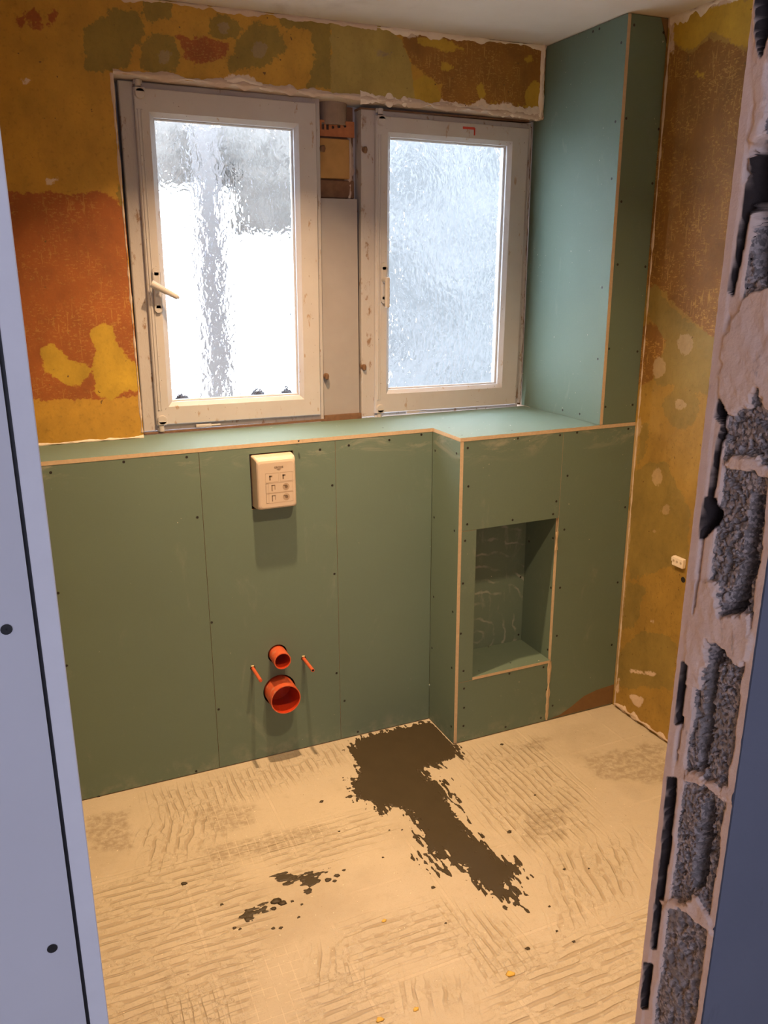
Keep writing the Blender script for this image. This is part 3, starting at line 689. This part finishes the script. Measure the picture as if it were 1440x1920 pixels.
def jamb_field(y, z):
    u = (YR-y)/TP                                      # 0 room edge .. 1 hall edge
    nz = .35*fbm(y*90, z*90, 11)*.01
    plm = sstep(-.0025, .0025, sdf_any(y, z, J_PL) + .006*fbm(y*120, z*120, 5))
    slot = sstep(-.003, .004, sdf_any(y, z, J_SLOT) + .004*fbm(y*200, z*200, 7))
    gap = sstep(-.0012, .0012, sdf_any(y, z, J_GAP) + .0015*fbm(y*120, z*50, 9))
    jit = .05*fbm(z*30, z*0+y*20, 3)
    strip = 1-sstep(.115, .125, u+jit*.25)
    line = sstep(.2, .5, 1-np.abs(u+jit*.7-.150)/.022)*sstep(-.05, .1, fbm(z*11, z*0+3, 41))
    adh = 1-sstep(.27, .31, u+jit)
    hall = sstep(.885, .91, u+jit*.8)
    pl = np.maximum.reduce([strip, adh, hall, plm])
    low = 1-sstep(.75, .80, z)
    # porous aggregate: pits and grains
    pore = .0060*sstep(.17, .30, fbm(y*200, z*150, 21, 4)) + .0030*sstep(.20, .32, fbm(y*430, z*380, 23, 3)) - .0006*sstep(.1, .4, fbm(y*300, z*300, 25, 3))
    dep = (1-pl)*(.003 + pore + .003*(fbm(y*30, z*30, 29)+.4).clip(0)) + .0006*fbm(y*110, z*110, 31)*pl + .0014*(1-strip)*(1-plm)
    dep = dep - plm*.003*(.6+fbm(y*45, z*30, 33)).clip(0)
    dep = dep + slot*(1-plm*.8)*(.075)*(.95+.12*fbm(y*60, z*60, 35))
    gapv = sstep(-.0034, -.0016, sdf_any(y, z, J_GAP) + .0015*fbm(y*120, z*50, 9))  # wider than the gap, so its side walls take the painted shade too
    dep = dep + gap*.030 + line*.014*(1-gap)
    return dep.clip(-.003, .090), np.clip(pl*(1-slot), 0, 1), np.clip(gapv + line*.8, 0, 1)
def jamb_patch(name, u0, u1, z0, z1, res=.0009):
    ya, yb = YR-u0*TP, YR-u1*TP
    nu, nv = max(2, int(abs(yb-ya)/res)), max(2, int((z1-z0)/res))
    v, f = grid((XR, ya, z0), (0, yb-ya, 0), (0, 0, z1-z0), nu, nv)
    d, pl, vo = jamb_field(v[:, 1], v[:, 2]); v[:, 0] = XR + d
    return link(name, v, f, M_JAMB, wf, None, None, True, {'plaster': pl, 'gap_shade': vo})
zj = [1.30, 1.10, .90]                                # bed joints, measured below
zj = [on(1400, 888, 0, XR)[2], on(1340, 1478, 0, XR)[2], on(1300, 1712, 0, XR)[2]]
tops = [HC-.01, zj[0]+.26, zj[0], zj[1], zj[2]]
for a, b_ in zip(tops[1:], tops[:-1]):
    fine = .0009 if a < 1.95 else .006
    jamb_patch('concrete_block', .29, .895, a, b_, fine)
jamb_patch('concrete_block', .29, .895, 0, zj[2], .0022)
tag(jamb_patch('board_edge', 0, .14, .002, HC-.01, .0016), 'pale plasterboard edge on the room side')
tag(jamb_patch('adhesive_layer', .14, .29, .002, HC-.01, .0016), 'pale adhesive with dark gaps')
tag(jamb_patch('plaster_coat', .895, 1.0, .002, HC-.01, .0016), 'pale plaster edge on the hall side')
wf.rotation_euler = (0, .0135, 0); wf.location.x -= .0135*1.30
# hall shell so that daylight comes from one side only
for a_, b_ in (((XL-.62, -4.7, 0), (XL-.60, YH-.002, HC)), ((WB+.12, -4.7, 0), (WB+.14, YH-.002, HC)), ((XL-.62, -4.72, 0), (WB+.14, -4.70, HC))):
    tag(box_obj('wall_hall', a_, b_, M_HALLB), kind='structure')

# ---------------------------------------------------------------- outside the windows
def mat_patchy(name, a, b_, sc):
    g = G(name); g.col(g.mix(g.step(g.noise(sc, 4, None, .6), .40, .60), c3(*a), c3(*b_))); g.rough(.9); return g.m
M_CONC = mat_patchy('grey_concrete', (.080, .080, .078), (.125, .125, .122), 16)
M_POST = simple('grey_post', (.115, .118, .125), .7, .1, 5)
M_PALE = mat_patchy('pale_render', (.027, .030, .031), (.052, .055, .057), 3.0)
tag(box_obj('ground_outside', (-5, .6, -.4), (7, 9, -.3), simple('sunlit_paving', (.30, .295, .285), .9, .08, 4)), kind='structure')
def out_box(name, px, y0, y1, mat, label, cat):
    a, b_ = on(px[0], px[3], 1, y0), on(px[2], px[1], 1, y0)
    o = box_obj(name, (a[0], y0, a[2]), (b_[0], y1, b_[2]), mat); tag(o, label, cat); return o
pB = on(560, 440, 1, 2.2); pA = on(280, 350, 1, 2.2)
o = box_obj('balcony_slab', (on(270, 300, 1, .95)[0], .95, on(280, 345, 1, .95)[2]), (on(600, 300, 1, .95)[0], 1.10, on(280, 215, 1, .95)[2]), M_CONC); tag(o, 'grey balcony slab across the top of the left pane', 'balcony')
o = box_obj('balcony_screen', (on(443, 400, 1, .90)[0], .90, on(500, 438, 1, .90)[2]), (on(600, 400, 1, .90)[0], .945, on(280, 300, 1, .90)[2]), M_CONC); tag(o, 'grey screen hanging at upper right of the left pane', 'screen')
px0, px1 = on(376, 500, 1, .88)[0], on(424, 500, 1, .88)[0]
o = box_obj('balcony_post', (px0, .88, -.3), (px1, .94, on(400, 225, 1, .88)[2]), M_POST); tag(o, 'grey upright post blurred behind the left pane', 'post')
o = box_obj('neighbour_building', (on(322, 500, 1, 6.0)[0], 6.0, -.3), (on(384, 500, 1, 6.0)[0], 7.0, on(350, 430, 1, 6)[2]), simple('pink_render', (.42, .34, .34), .9)); tag(o, 'pinkish building far off, left of the grey post', 'building')
M_CLUMP = simple('dark_moss', (.030, .030, .036), .9, .3, 60)
for u, v_, wd, nm in ((341, 746, 17, 'small dark clump on the outer ledge, left of the grey post'), (483, 738, 14, 'small dark clump on the outer ledge, just right of the grey post'), (537, 738, 14, 'small dark clump on the outer ledge near the right edge of the pane')):
    p = on(u, v_, 1, .43); bm = bmesh.new(); q = bmesh.ops.create_icosphere(bm, subdivisions=3, radius=1)
    for t in q['verts']:
        k = 1+.22*math.sin(t.co.x*9+u)*math.sin(t.co.z*7+t.co.y*6)
        t.co = Vector((p[0]+t.co.x*k*wd/540, p[1]+t.co.y*k*.02, 1.2 + max(-.2, t.co.z)*k*.040))
    o = from_bm('moss_clump', bm, M_CLUMP, None, (p[0], p[1], 1.192), True); tag(o, nm, 'clump', 'dark clumps on the outer ledge')
le = box_obj('outer_ledge', (XO0+.01, SY+.115, 1.1185), (-.20, YO+.04, 1.192), M_PALE); tag(le, 'pale outer ledge along the bottom of the left window', 'ledge')
o = box_obj('garden_wall', (on(655, 500, 1, 4.2)[0], 4.2, -.3), (6.2, 4.4, on(800, 190, 1, 4.2)[2]), M_PALE); tag(o, 'pale blue grey wall filling the view through the right pane', 'wall', kind='thing')

# ================================================================ THINGS
BM2, BM3 = [M_BOARD, M_EDGE], [M_BOARD, M_EDGE, M_BROWN]
gp = .0007                                            # half joint between two sheets
ZF = H-BT-.0006
fb = (-.6525, .915, -.5065, 1.098)                    # opening for the inspection box
o = sheet('plasterboard_sheet', rect(XL+.001, .004, X1-gp, ZF), 1, 0, BT, BM2)
tag(o, 'leftmost green plasterboard sheet of the low wall, beside the doorway edge', 'plasterboard')
screws(o, [(95, 886), (109, 1112), (125, 1248), (185, 1494), (350, 857), (370, 970), (368, 1446), (232, 866)], 1, 0, -1)
CF, CWP = (-.587, .389), (-.585, .250)                # flush pipe and waste pipe centres
RODS = ((-.677, .355), (-.495, .355))
mid = sheet('plasterboard_sheet', rect(X1+gp, .004, X2-gp, ZF), 1, 0, BT, BM2, None,
            [rect(*fb[:2], fb[2], fb[3]), circ(CF[0]-.001, CF[1]+.002, .0345), circ(CWP[0]-.001, CWP[1]+.002, .0585)] + [circ(x_, z_, .009, 16) for x_, z_ in RODS])
tag(mid, 'green plasterboard sheet pierced by the red pipes and the inspection box', 'plasterboard')
screws(mid, [(397, 1167), (410, 1330), (623, 910), (627, 1076), (631, 1262), (600, 843)], 1, 0, -1)
o = sheet('plasterboard_sheet', rect(X2+gp, .004, -.0008, ZF), 1, 0, BT, BM2)
tag(o, 'green plasterboard sheet between the red pipes and the inner corner', 'plasterboard')
screws(o, [(646, 1314), (671, 1372), (654, 835), (730, 825), (790, 815)], 1, 0, -1)
# shelf board: one L-shaped sheet under the windows
sb = sheet('sill_board', [(XL+.001, -.0008), (.0, -.0008), (.0, -D-.0008), (WB-.001, -D-.0008), (WB-.001, LY-.001), (XO1-.001, LY-.001), (XO1-.001, SY-.024), (XO0+.001, SY-.024), (XO0+.001, LY-.001), (XL+.001, LY-.001)], 2, H-BT, BT, BM2)
tag(sb, 'green L-shaped plasterboard shelf under the windows with raw tan edge', 'shelf')
screws(sb, [(718, 802), (842, 802), (866, 816), (960, 807), (560, 826)], 2, H, 1, .0032)
# box beside the low wall
SK = .0135
o = sheet('plasterboard_sheet', rect(-D, .004, -.0010, ZF), 0, 0, BT, BM2)
tag(o, 'narrow green plasterboard return in the inner corner, facing the pipes', 'plasterboard')
screws(o, [(816, 845), (856, 850), (814, 970), (852, 995), (813, 1119), (849, 1147), (810, 1215), (847, 1252), (846, 1362)], 0, 0, -1)
NX0, NX1, NZ0, NZ1 = .0700, .4030, .2560, .8105
XS = .4050
def front(name, out, label, px, mats=BM2, **k):
    o = sheet(name, out, 1, -D, BT-.0003, mats, **k); tag(o, label, 'plasterboard'); screws(o, px, 1, -D, -1); return o
front('plasterboard_sheet', rect(BT+.0004, NZ1+gp, XS-gp, ZF), 'squarish green plasterboard sheet above the wall niche', [(877, 840), (878, 912), (876, 983), (971, 822), (961, 975), (1050, 816), (1043, 940), (1037, 964)])
front('plasterboard_strip', rect(BT+.0004, .2455, NX0, NZ1-gp), 'narrow green plasterboard strip on the left of the niche', [(872, 1014), (868, 1094), (864, 1188), (869, 1258)])
front('plasterboard_sheet', rect(BT+.0004, .004, XS-gp-.004, .2440), 'low green plasterboard sheet below the wall niche, standing on the floor', [(870, 1291), (870, 1327), (869, 1361), (955, 1263), (1019, 1251), (1025, 1293), (1014, 1346), (948, 1363)])
br = poly_on([(1034, 1349), (1060, 1335), (1100, 1300), (1150, 1281), (1160, 1340), (1034, 1352)], 1, -D)
tall = front('plasterboard_sheet', rect(XS+gp, .004, WB-.0015, ZF), 'tall olive green plasterboard sheet between the niche and the yellow wall', [(1082, 811), (1178, 804), (1064, 892), (1172, 951), (1058, 993), (1050, 1102), (1158, 1092), (1147, 1209), (1044, 1192), (1036, 1323), (1141, 1294)])
def paper(name, pts, y, par, label):
    """torn brown paper left on a board face"""
    bm = bmesh.new(); A = [bm.verts.new((p[0], y-.0005, p[1])) for p in pts]; Bq = [bm.verts.new((p[0], y-.0001, p[1])) for p in pts]
    bm.faces.new(A); bm.faces.new(Bq[::-1])
    for i in range(len(A)): bm.faces.new((A[i], A[(i+1) % len(A)], Bq[(i+1) % len(A)], Bq[i]))
    tag(from_bm(name, bm, M_BROWN, par), label)
q = [(XS+.004, .006)] + [tuple(p) for p in poly_on([(1050, 1340), (1072, 1324), (1095, 1305), (1118, 1294)], 1, -D)] + [(WB-.002, on(1147, 1284, 1, -D)[2]), (WB-.002, .006)]
paper('brown_paper', q, -D, tall, 'brown bare paper corner at the foot')
bm = bmesh.new(); p = on(1044, 1045, 1, -D)
ragged('chipped_edge', [(XS-.004, -D, .690), (XS-.003, -D, .735), (XS-.003, -D, .760)], M_EDGE, tall, .008, .002, NY, PX, 81, .7)
ragged('chipped_edge', [(XS-.003, -D, .005), (XS-.003, -D, .250)], M_EDGE, tall, .013, .002, NY, PX, 83, .5)
# raw corner of the box and of the niche floor
# niche lining boards
NB, NM = .0010, [M_NICHE, M_EDGE]
o = sheet('niche_panel', rect(NX0-BT, NZ0-.0115, NX1+BT, NZ1+.014), 1, .0005, BT, NM); tag(o, 'green plasterboard back of the niche with white smear arcs', 'plasterboard'); screws(o, [(976, 1082), (972, 1190)], 1, .0005, -1)
o = sheet('niche_panel', rect(-D+.0125, NZ0-.0115, -.0003, NZ1+.014), 0, NX1, BT, BM2); tag(o, 'green plasterboard right cheek lining the niche', 'plasterboard'); screws(o, [(992, 1015), (1037, 1009), (1033, 1102), (1027, 1218)], 0, NX1, -1)
o = sheet('niche_panel', rect(-D+.0125, NZ0-.011, -.0005, NZ1+.02), 0, NX0-BT, BT, BM2); tag(o, 'green plasterboard left cheek lining the niche', 'plasterboard')
o = sheet('niche_panel', rect(NX0+.0006, -D-.001, NX1-.0006, -.0005), 2, NZ0-.0108, .0108, BM2); tag(o, 'green plasterboard floor of the niche with tan front edge', 'plasterboard'); screws(o, [(957, 1243), (916, 1213), (898, 1258)], 2, NZ0, 1, .003)
o = sheet('niche_panel', rect(NX0+.0006, -D+.0130, NX1-.0006, -.0005), 2, NZ1+.001, BT, BM2); tag(o, 'green plasterboard ceiling panel inside the niche', 'plasterboard')

# boxed shaft in the corner, standing on the shelf
CH = HC-.002
o = sheet('plasterboard_sheet', [(-D+.0002, H+.0008), (SY-.003, H+.0008), (SY-.003, ztop(XC)-.003), (LY-.001, ztop(XC)-.003), (LY-.001, CH), (-D+.0002, CH)], 0, XC, BT, BM2)
tag(o, 'tall pale green plasterboard side of the corner shaft, facing the windows', 'plasterboard')
screws(o, [(1112, 59), (1124, 54), (1165, 80), (1154, 228), (1147, 335), (1129, 539), (1121, 673), (1055, 769), (1087, 776)], 0, XC, -1)
o = sheet('plasterboard_sheet', rect(XC+BT+.0005, H+.0008, WB-.0015, CH), 1, -D+.0006, BT, BM2)
tag(o, 'tall narrow dark green plasterboard front of the corner shaft', 'plasterboard')
screws(o, [(1189, 47), (1244, 61), (1174, 222), (1235, 242), (1165, 378), (1223, 344), (1158, 496), (1210, 500), (1142, 654), (1195, 659), (1135, 763), (1186, 759)], 1, -D+.0006, -1)
paper('brown_paper', [tuple(p) for p in poly_on([(1240, 33), (1251, 80)], 1, -D)] + [(WB-.002, on(1253, 82, 1, -D)[2]), (WB-.002, CH-.002)], -D+.0006, o, 'brown bare paper at the top corner')

# ---------------------------------------------------------------- inspection box (cistern actuation cover)
def mat_cover():
    g = G('milky_plastic'); n = g.noise(12, 4); g.col(g.mix(n, c3(.50, .43, .35), c3(.58, .50, .41))); g.rough(.42)
    g.b.inputs['Subsurface Weight'].default_value = .25; g.b.inputs['Subsurface Radius'].default_value = (.01, .008, .006); g.b.inputs['Subsurface Scale'].default_value = .5
    return g.m
M_COV = mat_cover(); M_INK = simple('grey_ink', (.16, .115, .08), .7, .1); M_INKP = simple('pale_ink', (.36, .28, .20), .7, .1)
ib = empty('inspection_box', (-.580, -.030, .920)); tag(ib, 'cream plastic inspection box with printed pictograms, sticking out of the low wall', 'inspection box')
BX0, BX1, BZ0, BZ1, PR = -.6475, -.5115, .921, 1.0935, .050
bm = bmesh.new()
def rr(x0, x1, z0, z1, r, y, n=6):
    o = []
    for cx, cz, a in ((x1-r, z1-r, 0), (x0+r, z1-r, PI/2), (x0+r, z0+r, PI), (x1-r, z0+r, 1.5*PI)):
        o += [bm.verts.new((cx+r*math.cos(a+PI/2*i/n), y, cz+r*math.sin(a+PI/2*i/n))) for i in range(n+1)]
    return o
prof = [(0, .030, .006), (0, -.004, .006), (.0015, -.030, .007), (.004, -.044, .009), (.0075, -.0485, .010), (.012, -PR, .010)]
L = [rr(BX0+i, BX1-i, BZ0+i*.8, BZ1-i*1.5, r, y) for i, y, r in prof]
for A, Bq in zip(L, L[1:]):
    for i in range(len(A)):
        f = bm.faces.new((A[i], A[(i+1) % len(A)], Bq[(i+1) % len(A)], Bq[i])); f.smooth = True
bm.faces.new(L[-1]); bm.faces.new(L[0][::-1])
from_bm('box_body', bm, M_COV, ib)
YF = -PR-.0003
def ink(name, quads, mat):
    bm = bmesh.new()
    for a0, b0, a1, b1 in quads: box(bm, (a0, YF, b0), (a1, YF+.0004, b1))
    return from_bm(name, bm, mat, ib)
fx = lambda u: BX0+.020 + u*(BX1-BX0-.032)           # print coordinates, 0..1 across, 0..1 up
fz = lambda t: BZ0+.016 + t*(BZ1-BZ0-.038)
lw = .0007
def outline(u0, t0, u1, t1): return [(fx(u0), fz(t0), fx(u1), fz(t0)+lw), (fx(u0), fz(t1)-lw, fx(u1), fz(t1)), (fx(u0), fz(t0), fx(u0)+lw, fz(t1)), (fx(u1)-lw, fz(t0), fx(u1), fz(t1))]
q = outline(.10, .56, .52, .78) + outline(.56, .56, .96, .78) + outline(.10, .30, .96, .54) + outline(.10, .05, .96, .29) + outline(.10, .05, .19, .54)
ink('printed_grid', q, M_INKP)
for u, t in ((.22, .61), (.64, .61)):
    q = [(fx(u), fz(t), fx(u)+.0045, fz(t)+.0150), (fx(u), fz(t)+.0100, fx(u)+.0100, fz(t)+.0150)]
    ink('printed_pictogram', q, M_INK)
for u, t in ((.28, .34), (.28, .09)):
    q = [(fx(u), fz(t), fx(u)+.0030, fz(t)+.020), (fx(u), fz(t)+.0175, fx(u)+.012, fz(t)+.020), (fx(u)+.0105, fz(t)+.004, fx(u)+.012, fz(t)+.020)]
    ink('printed_pictogram', q, M_INK)
for u, t in ((.74, .42), (.74, .17)):
    bm = bmesh.new(); tube(bm, (fx(u), YF+.0004, fz(t)), (fx(u), YF, fz(t)), .0115, .0115, None, 28); pd = from_bm('printed_dial', bm, M_INKP, ib)
    bm = bmesh.new(); tube(bm, (fx(u)+.001, YF+.0001, fz(t)), (fx(u)+.001, YF-.0003, fz(t)), .005, .005, None, 20); box(bm, (fx(u)-.009, YF-.0003, fz(t)+.003), (fx(u)+.002, YF, fz(t)+.006)); from_bm('dial_pointer', bm, M_INK, pd)
fc = bpy.data.curves.new('brand_lettering', 'FONT'); fc.body = 'GROHE'; fc.size = .0088; fc.align_x = 'CENTER'; fc.extrude = .0002; fc.offset = .00025; fc.materials.append(M_INK)
fo = bpy.data.objects.new('brand_lettering', fc); COL.objects.link(fo); fo.rotation_euler = (PI/2, 0, 0)
bpy.context.view_layer.update()
tm = bpy.data.meshes.new_from_object(fo.evaluated_get(bpy.context.evaluated_depsgraph_get()))
bpy.data.objects.remove(fo); fo = bpy.data.objects.new('brand_lettering', tm); COL.objects.link(fo); fo.rotation_euler = (PI/2, 0, 0); adopt(fo, ib, (fx(.53), YF+.0001, fz(.885)))
q = []
bm = bmesh.new()
for k in range(3):
    hw = .0075-.0017*k; zz = fz(.885)-.0018-k*.0019
    pts = [(fx(.53)-hw+2*hw*i/10, zz+.0005*math.sin(i*1.25)) for i in range(11)]
    for (xa, za_), (xb, zb_) in zip(pts, pts[1:]):
        bm.faces.new([bm.verts.new(c) for c in ((xa, YF, za_), (xb, YF, zb_), (xb, YF, zb_-.0010), (xa, YF, za_-.0010))])
from_bm('brand_waves', bm, M_INK, ib)

# ---------------------------------------------------------------- pipes in the low wall
def mat_pipe():
    g = G('red_plastic_pipe'); n = g.noise(22, 5); d = g.noise(60, 5)
    b = g.mix(n, c3(.50, .085, .028), c3(.60, .13, .05)); b = g.mix(g.mul(g.step(d, .56, .68), .5), b, c3(.50, .27, .17)); g.col(b); g.rough(.42)
    g.b.inputs['Subsurface Weight'].default_value = .35; g.b.inputs['Subsurface Radius'].default_value = (.03, .003, .001); g.b.inputs['Subsurface Scale'].default_value = .6; return g.m
M_PIPE = mat_pipe(); M_PIPEIN = simple('pipe_inside', (.50, .045, .012), .32, .05)
for nm, (cx_, cz_), r, pr, lab in (('waste_pipe', CWP, .0525, .070, 'large red open waste pipe end, the lower and wider of the two'), ('flush_pipe', CF, .0295, .057, 'small red open pipe end above the large waste pipe')):
    root = empty(nm, (cx_, 0, cz_)); tag(root, lab, 'pipe')
    bm = bmesh.new(); tube(bm, (cx_, .035, cz_), (cx_, -pr, cz_), r, r, r-.0032, 56, 0, 1); from_bm('pipe_body', bm, [M_PIPE, M_PIPEIN], root)
    bm = bmesh.new(); tube(bm, (cx_, .013, cz_), (cx_, .034, cz_), r+.012, r+.012, r+.0004, 40, caps=(False, False)); from_bm('seal_ring', bm, M_DARK, root)
for (cx_, cz_), lab, pr in ((RODS[0], 'thin red capped bolt sleeve on the left of the pipes', .098), (RODS[1], 'thin red open bolt sleeve on the right of the pipes', .100)):
    root = empty('bolt_sleeve', (cx_, 0, cz_)); tag(root, lab, 'bolt', 'red bolt sleeves beside the pipes')
    bm = bmesh.new(); tube(bm, (cx_, .05, cz_), (cx_, -pr, cz_), .0058, .0058, .0040, 20, 0, 1); from_bm('sleeve', bm, [M_PIPE, M_DARK], root)
    bm = bmesh.new(); tube(bm, (cx_, .05, cz_), (cx_, -pr+(.003 if cx_ > -.6 else -.002), cz_), .0036, .0034, None, 14); from_bm('threaded_rod', bm, M_DARK if cx_ > -.6 else M_PIPE, root)
    bm = bmesh.new(); box(bm, (cx_-.006, -.004, cz_+.0065), (cx_+.004, .002, cz_+.011), .001); from_bm('plastic_lug', bm, simple('brass_lug', (.62, .48, .25), .4), root)

# ---------------------------------------------------------------- wall terminal on the yellow wall
tp = on(1276, 1053, 0, WB)
tt = empty('cable_terminal', (WB, tp[1], tp[2])); tag(tt, 'small white cable terminal block on the yellow wall beside the doorway', 'terminal block')
M_WHT = simple('white_plastic', (.80, .74, .64), .4, .05)
bm = bmesh.new(); box(bm, (WB-.016, tp[1]-.027, tp[2]-.017), (WB-.0005, tp[1]+.025, tp[2]+.017), .003, 2); from_bm('terminal_body', bm, M_WHT, tt)
bm = bmesh.new()
for k in (-.018, .0, .016): tube(bm, (WB-.010, tp[1]+k, tp[2]+.002), (WB-.0172, tp[1]+k, tp[2]+.002), .0045, .0040, None, 14)
from_bm('terminal_screw', bm, simple('dull_metal', (.45, .38, .28), .4, .1), tt)
bm = bmesh.new(); box(bm, (WB-.012, tp[1]+.026, tp[2]-.006), (WB-.004, tp[1]+.034, tp[2]+.010), .002); from_bm('terminal_lug', bm, M_WHT, tt)

# ---------------------------------------------------------------- wet mortar on the floor
def mat_mortar():
    g = G('wet_dark_mortar'); n = g.noise(14, 6); k = g.noise(45, 5, g.vec((1, .5, 1), (0, 0, .6)))
    g.col(g.mix(n, c3(.036, .026, .010), c3(.052, .038, .016))); g.rough(.62); g.bump(g.add(n, k), .25, .003); return g.m
M_MORTAR = mat_mortar()
def mortar(name, polys, holes, label, streak, reach, seed, pad=.14, res=.0028, fade=None):
    Ps = [poly_on(P, 2, 0) for P in polys]; Hs = [poly_on(P, 2, 0) for P in holes]
    A = np.concatenate(Ps); lo, hi = A.min(0)-pad, A.max(0)+pad
    hi[1] = min(hi[1], -.001); xs = np.arange(lo[0], hi[0], res); ys = np.arange(lo[1], hi[1]+res*.5, res)
    X, Y = np.meshgrid(xs, ys, indexing='ij')
    s = sdf_any(X, Y, Ps)
    for h in Hs: s = np.minimum(s, -sdf_poly(X, Y, h))
    # torn by the ridges of the floor: streaks along x on the left, along y on the right
    sx = fbm(X*26, Y*120, seed, 3); sy = fbm(X*115, Y*28, seed+9, 3); w_ = sstep(-.55, -.35, X-.12*(Y+.4)) if streak == 'both' else np.zeros(X.shape)
    n = sx*(1-w_) + sy*w_; n2 = fbm(X*150, Y*150, seed+21, 3)
    f = s + reach*2.0*np.maximum(n, -.16) + reach*.5*n2 - min(.012, reach*.30)
    out = np.clip(-s, 0, 1)
    f = f - np.maximum(out-reach*.75, 0)*1.4
    f = np.where((X > -.002) & (Y > -D-.004), -1, f)
    f[0, :] = f[-1, :] = -1; f[:, 0] = -1
    f[:, -1] = np.minimum(f[:, -1], -.0001)
    V, F = contour_mesh(f, xs, ys)
    V = np.array(V); hgt = .0008 + np.clip(V[:, 2]*.25, 0, .0022)
    V[:, 2] = hgt
    c = [V[:, 0].mean(), V[:, 1].mean(), 0]
    # skirt down to the floor
    cnt = {}
    for q in F:
        for i in range(len(q)):
            e = (q[i], q[(i+1) % len(q)]); k = (min(e), max(e)); cnt.setdefault(k, []).append(e)
    V = V.tolist(); low = {}
    def lo_(i):
        if i not in low: low[i] = len(V); V.append([V[i][0], V[i][1], .0001])
        return low[i]
    for k, es in cnt.items():
        if len(es) == 1: a, b_ = es[0]; F.append([b_, a, lo_(a), lo_(b_)])
    o = link(name, V, F, M_MORTAR, None, c); tag(o, label, 'mortar'); return o
mortar('mortar_patch', [[(652, 1392), (700, 1373), (760, 1359), (806, 1347), (834, 1362), (856, 1392), (868, 1402), (862, 1424), (800, 1447), (812, 1460), (836, 1466), (850, 1500), (880, 1548), (912, 1592), (940, 1606), (984, 1616), (984, 1634), (962, 1664), (986, 1684), (985, 1700), (955, 1692), (926, 1676), (890, 1666), (876, 1648), (862, 1630), (822, 1640), (800, 1626), (790, 1600), (784, 1560), (774, 1532), (742, 1522), (700, 1521), (688, 1510), (664, 1500), (654, 1470), (662, 1440), (656, 1415)]],
       [[(824, 1606), (838, 1600), (832, 1622), (818, 1626)]], 'large dark wet mortar patch running out from the inner corner', 'both', .036, 101)
mortar('mortar_patch', [[(511, 1643), (520, 1636), (545, 1638), (556, 1640), (574, 1637), (592, 1640), (606, 1632), (622, 1630), (600, 1646), (592, 1660), (580, 1672), (572, 1664), (560, 1654), (540, 1656), (518, 1656)]], [], 'small dark mortar smear ahead of the large patch, the one nearer the low wall', 'x', .015, 131, .10)
mortar('mortar_patch', [[(449, 1714), (462, 1706), (480, 1703), (500, 1694), (506, 1700), (500, 1710), (482, 1716), (464, 1732), (452, 1726)]], [], 'small dark mortar smear, the one nearest the camera', 'x', .012, 151, .07)
random.seed(4)
crumb = [(955, 1560, 9), (941, 1396, 8), (1076, 1766, 6), (989, 1779, 7), (345, 1657, 9), (416, 1696, 6), (527, 1740, 6), (440, 1740, 6), (636, 1559, 5), (718, 1608, 5), (1058, 1630, 5), (1104, 1629, 4), (812, 1664, 7), (560, 1720, 5), (603, 1503, 8), (836, 1731, 4), (1003, 1491, 5), (730, 1557, 4), (754, 1556, 4), (1044, 1746, 5), (1030, 1700, 5)]
crumb += [(518, 1690, 16), (530, 1694, 12), (513, 1704, 9), (615, 1650, 10), (632, 1642, 9), (628, 1652, 7), (645, 1632, 6), (548, 1690, 6), (566, 1696, 5), (512, 1741, 6), (450, 1742, 5)]
def crumb_thing(name, u, v_, sz, mat, label, cat, group):
    p = on(u, v_, 2, 0); r = sz*.5*.0014
    bm = bmesh.new(); q = bmesh.ops.create_icosphere(bm, subdivisions=2, radius=r)
    for t in q['verts']:
        k = 1+.35*math.sin(t.co.x*900+u)*math.cos(t.co.y*800+v_)
        t.co = Vector((p[0]+t.co.x*1.3*k, p[1]+t.co.y*k, .0006+max(0, t.co.z)*.45))
    tag(from_bm(name, bm, mat, None, (p[0], p[1], 0), True), label, cat, group)
for u, v_, s in crumb:
    crumb_thing('mortar_crumb', u, v_, s, M_MORTAR, 'small dark mortar crumb lying on the pale floor', 'crumb', 'dark mortar crumbs on the floor')
M_FLAKE = simple('yellow_flake', (.62, .40, .08), .8)
for u, v_, s in [(957, 1827, 13), (780, 1893, 8), (712, 1912, 10), (720, 1727, 8)]:
    crumb_thing('paint_flake', u, v_, s, M_FLAKE, 'yellow paint flake lying on the floor', 'paint flake', 'yellow paint flakes on the floor')
